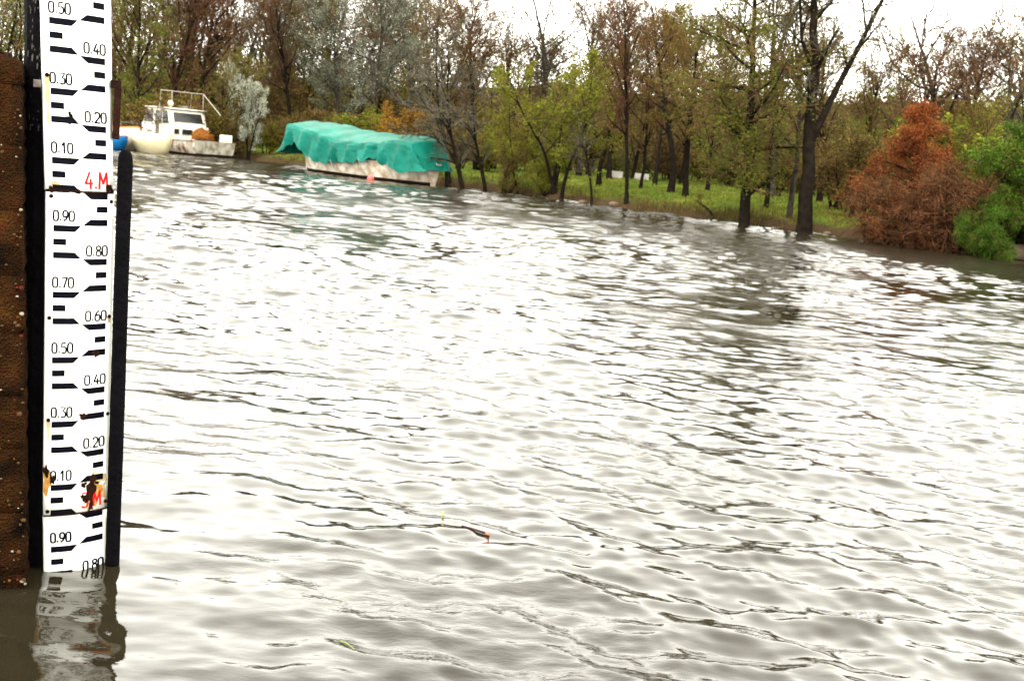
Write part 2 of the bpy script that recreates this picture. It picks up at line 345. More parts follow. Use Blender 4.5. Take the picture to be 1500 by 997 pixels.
def shoots(rng, P, Rr, n, t0, t1, ang, spread, even=True):
    N, K = P.shape[:2]; par = np.repeat(np.arange(N), n); M_ = len(par)
    t = (np.tile((np.arange(n)+0.5)/n, N) + rng.uniform(-0.5, 0.5, M_)/n) if even else rng.uniform(0, 1, M_)
    t = t0+(t1-t0)*np.clip(t, 0, 1); x = t*(K-1); i = np.minimum(x.astype(int), K-2); f = (x-i)[:, None]
    st = P[par, i]*(1-f)+P[par, i+1]*f; d = unit(P[par, i+1]-P[par, i]); r = Rr[par, i]*(1-f[:, 0])+Rr[par, i+1]*f[:, 0]
    g = unit(np.cross(d, unit(rng.normal(0, 1, (M_, 3))))); a = np.radians(ang + rng.normal(0, spread, M_))
    return st, unit(d*np.cos(a)[:, None]+g*np.sin(a)[:, None]), r, t, par
def crown_len(shape, t):
    if shape == 'cone': return 0.15 + 0.95*(1-t)
    if shape == 'round': return 0.45 + 0.65*np.sin(np.pi*np.clip(t, 0.05, 1))
    if shape == 'vase': return 0.55 + 0.45*t
    return np.ones_like(t)
def leaves(rng, P, n, size, jit, flat=0.0, asp=0.6):
    N, K = P.shape[:2]; k = rng.integers(0, N, n); x = rng.uniform(0.25, K-1, n); i = np.minimum(x.astype(int), K-2); f = (x-i)[:, None]
    c = P[k, i]*(1-f)+P[k, i+1]*f + rng.normal(0, jit, (n, 3))
    u = rng.normal(0, 1, (n, 3)); u[:, 2] *= 1-flat; u = unit(u); v = unit(np.cross(u, rng.normal(0, 1, (n, 3)))); s = size*rng.uniform(0.5, 1.4, n)[:, None]
    u = u*s/2; v = v*s/2*asp
    V = np.stack([c-u, c+v, c+u, c-v], 1).reshape(-1, 3); q = np.arange(n)*4
    return V, np.stack([q, q+1, q+2, q+3], -1)
def tree_mesh(seed, h, r0, trunk=None, lean=(0, 0), wob=0.06, n1=20, t1=(0.3, 0.98), a1=50, L1=0.4, shape='round', up1=0.06,
              n2=9, L2=0.45, up2=0.04, n3=8, L3=0.5, up3=0.02, tw=0.011, nl=3000, ls=0.08, jit=0.06, flat=0.0, multi=1, asp=0.6,
              bark='bark', twig='twig_brown', leaf='leaf_bud', wob1=0.12, wob2=0.16, extra=None):
    rng = np.random.default_rng(seed)
    if trunk is not None:
        P0 = np.array([np.interp(np.linspace(0, 1, 15), np.linspace(0, 1, len(trunk)), [p[k] for p in trunk]) for k in range(3)]).T[None]
        P0 = P0 + rng.normal(0, 0.012*h*0.3, P0.shape)*(np.linspace(0, 1, 15) > 0)[None, :, None]; R0 = r0*np.linspace(1, 0.18, 15)[None]
    else:
        st = np.zeros((multi, 3)); st[:, :2] = rng.normal(0, 0.05*h if multi > 1 else 0, (multi, 2))
        dr = np.tile(np.array([lean[0], lean[1], 1.0]), (multi, 1)) + (rng.normal(0, 0.28, (multi, 3))*[1, 1, 0] if multi > 1 else 0)
        P0, R0 = stems(rng, st, dr, np.full(multi, h)*(rng.uniform(0.75, 1, multi) if multi > 1 else 1), np.full(multi, r0), 14, wob, 0.03, 0.16)
    R0[:, 0] *= 1.35; P0[:, 0, 2] -= 0.25
    tv = [tubes(P0, R0, 9)]
    if extra:                                                     # extra large limbs as given paths
        for path, ra in extra:
            Pe = np.array([np.interp(np.linspace(0, 1, 15), np.linspace(0, 1, len(path)), [p[k] for p in path]) for k in range(3)]).T[None]
            Re = ra*np.linspace(1, 0.25, 15)[None]; tv.append(tubes(Pe, Re, 7)); P0 = np.concatenate([P0, Pe]); R0 = np.concatenate([R0, Re])
    n1 = max(3, n1//len(P0)) if multi > 1 else n1
    st, dr, r, t, _ = shoots(rng, P0, R0, n1, t1[0], t1[1], a1, 12)
    tt = (t-t1[0])/(t1[1]-t1[0]+1e-6)
    P1, R1 = stems(rng, st, dr, h*L1*crown_len(shape, tt)*rng.uniform(0.7, 1.2, len(st)), np.minimum(r*0.6, r0*0.42), 6, wob1, up1, 0.25)
    tv.append(tubes(P1, R1, 5))
    st, dr, r, t, par = shoots(rng, P1, R1, n2, 0.18, 1.0, 45, 14)
    l1 = np.linalg.norm(P1[:, -1]-P1[:, 0], axis=1)
    P2, R2 = stems(rng, st, dr, l1[par]*L2*(1.15-0.6*t)*rng.uniform(0.6, 1.3, len(st)), np.maximum(r*0.55, tw*1.3), 4, wob2, up2, 0.4)
    st, dr, r, t, par = shoots(rng, P2, R2, n3, 0.15, 1.0, 40, 16)
    l2 = np.linalg.norm(P2[:, -1]-P2[:, 0], axis=1)
    P3, R3 = stems(rng, st, dr, np.maximum(l2[par]*L3*(1.2-0.5*t), 0.12)*rng.uniform(0.6, 1.5, len(st)), np.full(len(st), tw), 1, 0.2, up3, 0.45)
    cv = [(*tubes(P2, R2, 4), 0), (*ribbons(P3, R3), 0)]
    if nl: cv.append((*leaves(rng, P3, nl, ls, jit, flat, asp), 1))
    def join(lst):
        V = np.concatenate([a[0] for a in lst]); o = np.cumsum([0]+[len(a[0]) for a in lst]); Q = np.concatenate([a[1]+k for a, k in zip(lst, o)])
        mi = np.concatenate([np.full(len(a[1]), a[2] if len(a) > 2 else 0) for a in lst]); return V, Q, mi
    V, Q, mi = join(tv); tm = quadmesh('trunk', V, Q, mi, [M[bark]], True)
    V, Q, mi = join(cv); cm = quadmesh('crown', V, Q, mi, [M[twig], M[leaf]])
    return tm, cm, h
PROTO = {}
def place(proto, name, label, cat, pos, height=None, rz=0.0, group=None, sxy=1.0):
    tm, cm, h = PROTO[proto]; p = np.array(pos, float)
    e = empty(name, (p[0], p[1], gz(p)), rz); s = (height or h)/h; e.scale = (s*sxy, s*sxy, s)
    link(bpy.data.objects.new('trunk', tm), e); link(bpy.data.objects.new('crown', cm), e)
    return tag(e, label, cat, group)

PROTO['brown_a'] = tree_mesh(1, 9, 0.15, n1=24, n2=10, n3=9, L1=0.36, a1=42, up1=0.10, twig='twig_brown', leaf='leaf_bud', nl=3900, ls=0.055)
PROTO['brown_b'] = tree_mesh(2, 9, 0.13, n1=26, n2=10, n3=9, L1=0.32, a1=38, up1=0.12, twig='twig_red', leaf='leaf_russet', nl=6300, ls=0.055)
PROTO['brown_c'] = tree_mesh(3, 8, 0.12, n1=22, n2=10, n3=9, t1=(0.2, 0.98), L1=0.4, a1=48, twig='twig_brown', leaf='leaf_yellow', nl=3600, ls=0.055)
PROTO['grey_a'] = tree_mesh(4, 10, 0.17, n1=18, n2=9, n3=8, L1=0.42, a1=36, up1=0.12, shape='vase', twig='twig_grey', leaf='leaf_bud', nl=1350, ls=0.047, bark='bark_grey')
PROTO['grey_b'] = tree_mesh(5, 8, 0.16, n1=16, n2=10, n3=9, t1=(0.25, 0.95), L1=0.55, a1=55, up1=0.05, twig='twig_brown', leaf='leaf_bud', nl=1050, ls=0.047, bark='bark_grey', wob1=0.2)
PROTO['bud_a'] = tree_mesh(6, 6, 0.08, multi=4, n1=32, n2=9, n3=8, t1=(0.22, 0.98), L1=0.34, a1=48, twig='twig_brown', leaf='leaf_yellow', nl=17000, ls=0.078, jit=0.09)
PROTO['bud_b'] = tree_mesh(7, 8, 0.11, n1=22, n2=9, n3=8, L1=0.36, a1=44, twig='twig_brown', leaf='leaf_yellow', nl=6750, ls=0.066, jit=0.08)
PROTO['green_a'] = tree_mesh(8, 9, 0.12, n1=26, n2=9, n3=8, L1=0.26, a1=38, up1=0.12, t1=(0.15, 0.98), twig='twig_brown', leaf='leaf_cypress', nl=12750, ls=0.066)
PROTO['silver_a'] = tree_mesh(9, 9, 0.16, n1=24, n2=10, n3=8, L1=0.42, a1=52, twig='twig_grey', leaf='leaf_silver', nl=16500, ls=0.078, jit=0.10, bark='bark_grey')
PROTO['silver_b'] = tree_mesh(10, 4, 0.06, multi=4, n1=26, n2=8, n3=7, L1=0.30, a1=34, up1=0.12, t1=(0.12, 0.98), twig='twig_grey', leaf='leaf_white', nl=9750, ls=0.066, jit=0.06, asp=0.35)
PROTO['cypress'] = tree_mesh(11, 8.5, 0.20, lean=(-0.09, 0), wob=0.015, n1=36, t1=(0.15, 0.95), a1=70, L1=0.27, shape='round', up1=0.03, n2=11, n3=9, L2=0.55, L3=0.6, twig='twig_brown', leaf='leaf_cypress', nl=30000, ls=0.078, jit=0.10, flat=0.5, asp=0.4)
PROTO['orange'] = tree_mesh(12, 3.3, 0.08, wob=0.02, n1=44, t1=(0.08, 0.98), a1=68, L1=0.42, shape='cone', up1=-0.02, n2=10, n3=8, tw=0.007, twig='twig_red', leaf='leaf_orange', nl=30000, ls=0.051, jit=0.07, asp=0.4)
PROTO['orange_bush'] = tree_mesh(13, 1.9, 0.035, multi=9, n1=45, t1=(0.1, 0.98), a1=42, L1=0.5, shape='round', up1=0.0, n2=9, n3=8, tw=0.006, twig='twig_red', leaf='leaf_tan', nl=9000, ls=0.039, jit=0.06, asp=0.35, L2=0.6, L3=0.6)
PROTO['green_bush'] = tree_mesh(14, 2.4, 0.05, multi=7, n1=42, t1=(0.05, 0.98), a1=58, L1=0.42, shape='round', up1=-0.03, n2=10, n3=8, tw=0.007, twig='twig_brown', leaf='leaf_green', nl=36000, ls=0.055, jit=0.05, asp=0.4)
PROTO['shrub'] = tree_mesh(15, 1.8, 0.025, multi=8, n1=40, t1=(0.1, 0.98), a1=40, L1=0.42, n2=8, n3=7, tw=0.007, twig='twig_brown', leaf='leaf_bud', nl=3900, ls=0.047)
PROTO['gold_bush'] = tree_mesh(16, 1.8, 0.025, multi=8, n1=36, t1=(0.1, 0.98), a1=40, L1=0.42, n2=7, n3=6, tw=0.007, twig='twig_red', leaf='leaf_gold', nl=6300, ls=0.055)
PROTO['green_shrub'] = tree_mesh(17, 1.8, 0.025, multi=8, n1=36, t1=(0.1, 0.98), a1=40, L1=0.45, n2=7, n3=6, tw=0.007, twig='twig_brown', leaf='leaf_yellow', nl=7500, ls=0.058)
PROTO['park'] = tree_mesh(18, 7, 0.16, n1=16, n2=9, n3=8, t1=(0.34, 0.98), L1=0.40, a1=52, twig='twig_brown', leaf='leaf_bud', nl=7800, ls=0.062)
PROTO['leaning'] = tree_mesh(19, 6.5, 0.12, trunk=[(0, 0, 0), (-0.35, 0.1, 1.3), (-0.75, 0.2, 2.6), (-1.05, 0.3, 4.0), (-1.2, 0.3, 6.2)], n1=18, n2=9, n3=8, t1=(0.3, 0.98), L1=0.36, a1=48, twig='twig_grey', leaf='leaf_bud', nl=1950, ls=0.047, wob1=0.2)
PROTO['tall_fork'] = tree_mesh(20, 8, 0.20, trunk=[(0, 0, 0), (-0.1, 0, 1.6), (-0.2, 0, 3.1), (-0.35, 0, 4.7), (-0.5, 0, 6.2), (-0.65, 0.1, 8)], extra=[([(-0.15, 0, 2.4), (0.28, 0.1, 3.6), (0.75, 0.1, 4.8), (1.25, 0.2, 6.1), (1.5, 0.2, 7.4)], 0.10), ([(-0.3, 0, 4.2), (-0.65, 0, 4.8), (-0.95, 0.1, 6.6)], 0.07)],
                              n1=8, n2=9, n3=8, t1=(0.38, 0.98), L1=0.20, a1=48, twig='twig_grey', leaf='leaf_bud', nl=2250, ls=0.047)
PROTO['arched'] = tree_mesh(21, 2.2, 0.10, trunk=[(0, 0, 0), (-0.25, 0.05, 0.45), (-0.7, 0.1, 0.8), (-1.25, 0.15, 1.1)], n1=5, n2=4, n3=4, t1=(0.6, 0.98), L1=0.35, a1=60, twig='twig_brown', leaf='leaf_bud', nl=200)

RZ = random.Random(4)
def on_ground(px, py):                      # where the line of sight first meets the bank
    d = ray(px, py); d = d/np.hypot(d[0], d[1])
    for t in np.arange(20, 120, 0.1):
        p = d*t + np.array([0, 0, H])
        if p[2] <= max(gz(p), 0.0): return p
    return d*60
def T(proto, px, dist, ytop, label, name='tree', cat='tree', group=None, rz=None, py=None, sxy=1.0, keep=False):
    """A tree at a bearing; ytop = photo row its top reaches, which fixes its height in metres."""
    p = on_ground(px, py) if py else pd(px, dist)
    D = math.hypot(p[0], p[1]); h = H + (hor(px)-ytop)*D/F - gz(p)
    return place(proto, name, label, cat, p, h, RZ.uniform(0, 6.28) if rz is None else rz, group, sxy)
# --- along the water's edge and in the park, left to right
T('green_a', 205, 59, -25, 'green budding tree at far left rising behind the old cabin boat', 'budding_tree')
T('brown_b', 245, 60, -30, 'reddish brown leafless tree just right of the green one behind cabin boat', 'bare_tree')
T('bud_b', 312, 55.5, 95, 'small yellow-green leafy tree between cabin boat and silver shrub', 'leafy_tree')
T('silver_b', 368, 54.5, 118, 'silvery white-leaved shrub standing right of the cabin boat', 'silver_shrub', 'shrub', sxy=0.72)
T('silver_b', 340, 59, 92, 'faint silver-leaved sapling behind the white-leaved shrub', 'silver_shrub', 'shrub', sxy=0.3)
T('brown_a', 290, 63, -30, 'tall greyish brown tree carrying dark nests in its top', 'bare_tree')
T('grey_a', 372, 64, -15, 'pale grey leafless tree with sky showing through its top', 'bare_tree')
T('brown_b', 430, 60, -5, 'russet brown tree with dark thin trunk left of the green covered boat', 'bare_tree')
T('green_a', 448, 66, -25, 'yellow-topped tree behind the russet tree left of covered boat', 'budding_tree')
T('silver_a', 548, 55, -15, 'big silver-grey leafy tree directly behind the green covered boat', 'silver_tree')
T('silver_a', 486, 60, 35, 'smaller silver-leaved tree at left of the big silver-grey one', 'silver_tree')
T('gold_bush', 588, 48, 165, 'golden orange bush peeping over the green tarpaulin', 'golden_bush', 'bush')
T('leaning', 658, 0, 20, 'dark leaning bare tree nearest the right end of covered boat', 'leaning_tree', py=271, rz=-0.4)
T('leaning', 686, 0, 75, 'second dark leaning trunk right of the covered boat', 'leaning_tree', py=278, rz=0.2)
T('leaning', 715, 0, 110, 'thin leaning trunk with pale twigs, third right of covered boat', 'leaning_tree', py=280, rz=0.1)
T('shrub', 742, 0, 222, 'grey-green waterside shrub left of the yellow-green trees', 'shrub', 'shrub', py=283)
T('grey_a', 790, 52, -12, 'big bare tree with spreading open branches against the white sky', 'bare_tree', sxy=1.25)
T('bud_a', 826, 0, 88, 'bushy yellow-green tree of many stems at the water edge', 'leafy_tree', py=291, sxy=1.1)
T('bud_a', 775, 0, 140, 'lower yellow-green tree at left of the bushy many-stemmed one', 'leafy_tree', py=284)
T('leaning', 868, 0, 150, 'pair-like curved dark trunk leaning left beside the yellow-green tree', 'leaning_tree', py=299, rz=0.0, sxy=0.8)
T('green_shrub', 800, 0, 235, 'low yellow-green bush overhanging water under the bushy tree', 'bush', 'bush', py=289)
T('park', 877, 0, 90, 'park tree with straight dark trunk on grass left of the slender pair', 'park_tree', py=272)
T('brown_b', 918, 0, 18, 'slender russet tree reaching into the white sky, mid picture', 'bare_tree', py=302, sxy=0.8)
T('brown_c', 938, 0, 60, 'slim brown tree on grass just behind the slender russet one', 'bare_tree', py=278, sxy=0.8)
T('park', 982, 0, 45, 'park tree with thick dark trunk on the grass lawn', 'park_tree', py=284)
T('park', 1004, 0, 80, 'park tree with slanting trunk close right of the thick one', 'park_tree', py=288)
T('arched', 1046, 0, 268, 'fallen-looking arched trunk bending left at the water edge', 'arched_trunk', py=322, rz=0.0)
T('brown_c', 1040, 48, 65, 'olive budding tree behind the arched trunk', 'budding_tree')
T('cypress', 1092, 0, -25, 'feathery olive-green cypress with dark straight trunk at the water', 'cypress_tree', py=329, rz=0.0)
T('brown_c', 1122, 0, -5, 'thin bare tree on grass between the cypress and tall forked tree', 'bare_tree', py=306, sxy=0.75)
T('grey_b', 1156, 0, 10, 'dark leaning trunk just left of the tall forked tree', 'bare_tree', py=320, sxy=0.7)
T('tall_fork', 1179, 0, -110, 'tall grey forked tree leaning right, tallest at the water edge', 'forked_tree', py=340, rz=0.0)
T('orange', 1325, 0, 166, 'small bright orange cypress tree above the brown thicket', 'orange_cypress', py=356, sxy=1.1)
for (px, py, yt, wd, lab) in [(1296, 357, 275, 1.25, 'rust brown twiggy thicket spilling over the bank left of orange tree'), (1352, 364, 288, 1.5, 'rust brown twiggy thicket at the foot of the orange tree'), (1398, 370, 255, 1.0, 'brown twiggy shrub between orange tree and bright green bush')]:
    T('orange_bush', px, 0, yt, lab, 'thicket', 'thicket', py=py, sxy=wd)
T('green_bush', 1470, 0, 205, 'bright green leafy bush at the far right bank', 'green_bush', 'bush', py=368, sxy=1.1)
T('green_bush', 1452, 0, 282, 'lower lobe of green foliage drooping to the water beside the large bush', 'green_bush', 'bush', py=379, sxy=0.75)
T('green_bush', 1520, 0, 190, 'green bush cut off by the right picture edge', 'green_bush', 'bush', py=376, sxy=1.1)
T('bud_b', 1455, 36, 175, 'yellow-green leafy tree rising behind the bright green bush', 'leafy_tree')
T('grey_b', 1362, 44, 42, 'bare spreading tree with yellow buds above the orange tree', 'bare_tree', sxy=1.2)
T('grey_b', 1460, 42, 62, 'dark drooping leafless tree in the right corner of the wood', 'bare_tree', sxy=1.3)
T('brown_a', 1510, 40, 60, 'brown leafless tree cut by the right picture edge', 'bare_tree', sxy=1.2)
T('brown_a', 1262, 43, 100, 'brown twiggy tree between forked tree and orange tree', 'bare_tree')
T('bud_b', 1245, 39, 190, 'low tree with yellow-green sprays right of the forked trunk', 'leafy_tree')
T('brown_b', 1410, 46, 85, 'dense brown tree between the spreading and the drooping one', 'bare_tree', sxy=1.2)
T('brown_b', 700, 52, 40, 'russet leafless tree behind the leaning trunks', 'bare_tree', sxy=1.2)
T('brown_a', 745, 56, 55, 'brown tree behind the left yellow-green tree', 'bare_tree', sxy=1.2)
T('brown_a', 850, 55, 15, 'brown tree behind the right half of the bushy yellow-green tree', 'bare_tree', sxy=1.1)
T('brown_c', 895, 54, 35, 'olive brown tree filling the gap left of the slender russet tree', 'budding_tree', sxy=1.1)
T('brown_b', 962, 50, 45, 'orange-brown tree topping out at the sky left of the thick park trunk', 'bare_tree')
T('brown_c', 1000, 55, 30, 'yellowish budding tree behind the two park trunks', 'budding_tree', sxy=1.1)
T('grey_a', 1135, 46, -10, 'grey bare tree seen through the gap between cypress and forked tree', 'bare_tree')
T('brown_a', 1205, 46, 70, 'brown bare tree behind the forked tree', 'bare_tree', sxy=1.2)
T('brown_a', 1310, 50, 85, 'greyish tree low behind the orange tree', 'bare_tree', sxy=1.3)
for (px, d, yt, pr, lab) in [(178, 64, -40, 'brown_a', 'brown tree at the left edge of the wood beside the gauge'), (268, 68, -40, 'grey_a', 'grey leafless tree behind the nest tree'), (335, 68, -25, 'brown_c', 'olive tree behind the silver sapling'), (405, 70, -20, 'brown_a', 'brown tree right of the pale grey one'),
                             (470, 66, -10, 'brown_b', 'russet tree behind the smaller silver-leaved tree'), (520, 66, -30, 'brown_a', 'brown tree behind the left of the big silver tree'), (600, 60, -15, 'grey_b', 'bare branching tree overlapping the big silver tree'), (640, 60, 5, 'brown_a', 'brown tree at the right of the big silver tree')]:
    T(pr, px, d, yt, lab, 'bare_tree', sxy=1.15)
# low scrub below the left half of the wood
SCRUB = [(350, 57, 190), (395, 56, 185), (425, 55, 175), (470, 55, 170), (510, 53, 175), (555, 52, 172), (610, 50, 185), (640, 47, 200), (675, 50, 195), (715, 52, 200), (755, 54, 195), (310, 56, 165), (260, 57, 150), (220, 61, 150), (185, 63, 150), (1230, 40, 225), (1265, 37, 215), (1390, 36, 190), (980, 60, 215), (1070, 58, 220), (1140, 50, 225), (900, 64, 215), (840, 62, 205)]
SCRUB_AT = ['scrub just right of the silver shrub at the cabin boat', 'scrub between silver shrub and covered boat, farther from the boat', 'scrub nearest the left flap of the green tarpaulin', 'scrub showing over the left end of the tarpaulin', 'scrub behind the left third of the tarpaulin', 'scrub behind the middle of the tarpaulin, left of the golden bush', "scrub between golden bush and the tarpaulin's right end", 'scrub at the foot of the leaning trunks by the covered boat', 'scrub behind the gap of the first and second leaning trunks', 'scrub behind the third thin leaning trunk', 'scrub behind the grey-green waterside shrub', "scrub left of the silver shrub above the cruiser's grey end", "scrub directly above the cruiser's deck", "scrub above the cruiser's roof rails", 'scrub at left beside the gauge above the small boats', 'scrub right of the forked tree on the grass', 'scrub behind the left end of the rust thicket', 'scrub between orange tree and bright green bush, behind both', 'scrub at the back of the lawn behind the two park trunks', 'scrub at the back of the lawn behind the cypress', 'scrub behind the cypress and forked tree gap', 'scrub around the low white wall on the lawn', 'scrub behind the bushy yellow-green tree']
for i, (px, d, yt) in enumerate(SCRUB):
    pr = ['shrub', 'green_shrub', 'shrub', 'shrub'][i % 4]
    lab = ('yellowish green ' if pr == 'green_shrub' else 'brown twiggy ') + SCRUB_AT[i]
    T(pr, px, d, yt, lab, 'scrub_bush', 'bush', group='scrub below the wood' if px < 660 else 'scrub behind the lawn' if px < 1180 else 'scrub at right', sxy=1.5)

def make_wood():
    """The wood farther back, one mass of bare crowns."""
    rng = np.random.default_rng(77); parts = []; off = 0
    Vs, Qs, Ms = [], [], []
    top = ([100, 400, 640, 670, 730, 850, 900, 1000, 1040, 1200, 1320, 1420, 1560], [-30, -20, 0, 55, 60, 45, 50, 70, 95, 105, 110, 95, 90])
    for i in range(114):
        px = (-130 + 800*(i + rng.uniform())/64) if i < 64 else (670 + 1000*(i - 64 + rng.uniform())/50); d = rng.uniform(66, 92) if px < 700 else rng.uniform(52, 80)
        p = pd(px, d); z0 = gz(p); h = H + (hor(px) - np.interp(px, *top) - rng.uniform(-12, 50))*d/F - z0
        h = max(h + 0.0, 2.5) if px > 650 else h
        st = np.array([[p[0], p[1], z0-0.3]]); P0, R0 = stems(rng, st, np.array([[rng.normal(0, 0.08), 0, 1]]), np.array([h]), np.array([0.016*h]), 6, 0.05, 0.03, 0.2)
        s1, d1, r1, t1, _ = shoots(rng, P0, R0, 13, 0.08, 0.98, 46, 14)
        P1, R1 = stems(rng, s1, d1, h*0.32*rng.uniform(0.6, 1.3, len(s1)), np.maximum(r1*0.5, 0.02), 3, 0.15, 0.08)
        s2, d2, r2, t2, pa = shoots(rng, P1, R1, 7, 0.15, 1, 42, 16); P2, R2 = stems(rng, s2, d2, h*0.13*rng.uniform(0.5, 1.4, len(s2)), np.full(len(s2), 0.018), 2, 0.2, 0.05)
        s3, d3, r3, t3, pa = shoots(rng, P2, R2, 5, 0.15, 1, 42, 16); P3, R3 = stems(rng, s3, d3, h*0.08*rng.uniform(0.5, 1.6, len(s3)), np.full(len(s3), 0.014), 1, 0.2, 0.05, 0.5)
        tone = rng.choice([1, 1, 2, 3]); lt = rng.choice([4, 5, 6, 7], p=[0.4, 0.22, 0.22, 0.16])
        for (V, Q), m in ((tubes(P0, R0, 6), 0), (tubes(P1, R1, 4), 0), (tubes(P2, R2, 3), tone), (ribbons(P3, R3), tone), (leaves(rng, P3, 1900, 0.115, 0.17), lt)):
            Vs.append(V); Qs.append(Q+off); Ms.append(np.full(len(Q), m)); off += len(V)
    for i in range(120):                    # brushwood below the crowns
        px = -130 + 1800*(i + rng.uniform())/120; d = rng.uniform(62, 84) if px < 700 else rng.uniform(54, 78)
        p = pd(px, d); z0 = gz(p); h = rng.uniform(2.6, 5.6) if px < 660 else rng.uniform(1.6, 3.4); n = 9
        s0 = np.tile([[p[0], p[1], z0-0.1]], (n, 1)) + rng.normal(0, 0.4, (n, 3))*[1, 1, 0]; P0, R0 = stems(rng, s0, np.tile([[0, 0, 1.0]], (n, 1))+rng.normal(0, 0.35, (n, 3)), h*rng.uniform(0.6, 1, n), np.full(n, 0.03), 3, 0.12, 0.03)
        s1, d1, r1, t1, _ = shoots(rng, P0, R0, 6, 0.1, 1, 42, 14); P1, R1 = stems(rng, s1, d1, h*0.3*rng.uniform(0.6, 1.3, len(s1)), np.full(len(s1), 0.018), 2, 0.15, 0.05)
        s2, d2, r2, t2, pa = shoots(rng, P1, R1, 6, 0.15, 1, 42, 16); P2, R2 = stems(rng, s2, d2, h*0.16*rng.uniform(0.5, 1.4, len(s2)), np.full(len(s2), 0.014), 1, 0.2, 0.05)
        tone = rng.choice([1, 1, 2, 3]); lt = rng.choice([4, 5, 6, 7], p=[0.4, 0.22, 0.22, 0.16])
        for (V, Q), m in ((tubes(P0, R0, 3), 0), (tubes(P1, R1, 3), tone), (ribbons(P2, R2), tone), (leaves(rng, P2, 900, 0.16, 0.14), lt)):
            Vs.append(V); Qs.append(Q+off); Ms.append(np.full(len(Q), m)); off += len(V)
    o = link(bpy.data.objects.new('distant_wood', quadmesh('distant_wood', np.concatenate(Vs), np.concatenate(Qs), np.concatenate(Ms), [M['bark'], M['twig_brown'], M['twig_red'], M['twig_grey'], M['leaf_bud'], M['leaf_russet'], M['leaf_cypress'], M['leaf_yellow']])))
    tag(o, 'mass of bare brown trees of the wood farther back', 'wood', kind='stuff')
make_wood()

# ------------------------------------------------------------------ river gauge
G0 = gp(112, 836); GN = np.array([G0[0], G0[1], 0.0]); GD = np.linalg.norm(GN); GN /= GD; GL = np.array([GN[1], -GN[0], 0.0])   # away from the viewer; to the right
gauge = empty('river_gauge', G0, math.atan2(GL[1], GL[0])); tag(gauge, 'white enamelled river depth gauge with black ticks and red metre numbers', 'river gauge')
GW = 0.192
# lean of each plate: (level, sideways shift) at its two ends
PL = [(2.55, 3.0, 0.012, -0.006), (3.0, 4.0, -0.006, -0.026), (4.0, 4.75, -0.029, -0.066)]
def gsurf(k, u, z, off=0.0):                # a point of plate k; u across 0..1, z the level written on it, off in front of it
    z0, z1, a, b = PL[k]; t = (z-z0)/(z1-z0); uu = min(max(u, 0), 1)
    x = (u-0.5)*GW + a+(b-a)*t; y = GW*(0.06*uu + 0.38*uu**2.3) + (0.004 if k == 0 else 0.0)
    sl = 0.06 + 0.874*uu**1.3; nn = math.hypot(1, sl)
    return (x + off*sl/nn, y - off/nn, z-2.82)
def gstrip(mb, k, poly_lo, poly_hi, off=0.0012, n=8, m=0):
    """Strip between two lines of (u, level), bent with the plate."""
    P = []
    for (a, b) in (poly_lo, poly_hi):
        P.append([gsurf(k, a[0]+(b[0]-a[0])*i/n, a[1]+(b[1]-a[1])*i/n, off) for i in range(n+1)])
    mb.grid(np.array(P), m)
STROKE = {'0': [[(0.5,0),(0.12,0.06),(0,0.25),(0,0.75),(0.12,0.94),(0.5,1),(0.88,0.94),(1,0.75),(1,0.25),(0.88,0.06),(0.5,0)]],
 '1': [[(0.15,0.75),(0.6,1),(0.6,0)]], '2': [[(0,0.78),(0.12,0.94),(0.5,1),(0.9,0.92),(1,0.72),(0.85,0.5),(0,0),(1,0)]],
 '3': [[(0,1),(1,1),(0.45,0.6),(0.85,0.54),(1,0.36),(1,0.2),(0.85,0.04),(0.45,0),(0,0.08)]], '4': [[(0.6,1),(0,0.3),(1,0.3)],[(0.72,0.55),(0.72,0)]],
 '5': [[(0.95,1),(0.1,1),(0.05,0.56),(0.5,0.62),(0.9,0.54),(1,0.34),(0.9,0.08),(0.5,0),(0,0.06)]],
 '6': [[(0.9,1),(0.3,0.8),(0,0.45),(0,0.2),(0.2,0.02),(0.5,0),(0.85,0.04),(1,0.22),(1,0.42),(0.85,0.58),(0.5,0.6),(0.1,0.5)]],
 '7': [[(0,1),(1,1),(0.35,0)]],
 '8': [[(0.5,0.54),(0.1,0.66),(0.1,0.9),(0.5,1),(0.9,0.9),(0.9,0.66),(0.5,0.54),(0.02,0.4),(0.02,0.1),(0.5,0),(0.98,0.1),(0.98,0.4),(0.5,0.54)]],
 '9': [[(0.1,0),(0.7,0.2),(1,0.55),(1,0.8),(0.8,0.98),(0.5,1),(0.15,0.96),(0,0.78),(0,0.58),(0.15,0.42),(0.5,0.4),(0.9,0.5)]],
 '.': [[(0,0),(0,0.06)]], 'M': [[(0,0),(0.08,1),(0.5,0.3),(0.92,1),(1,0)]]}
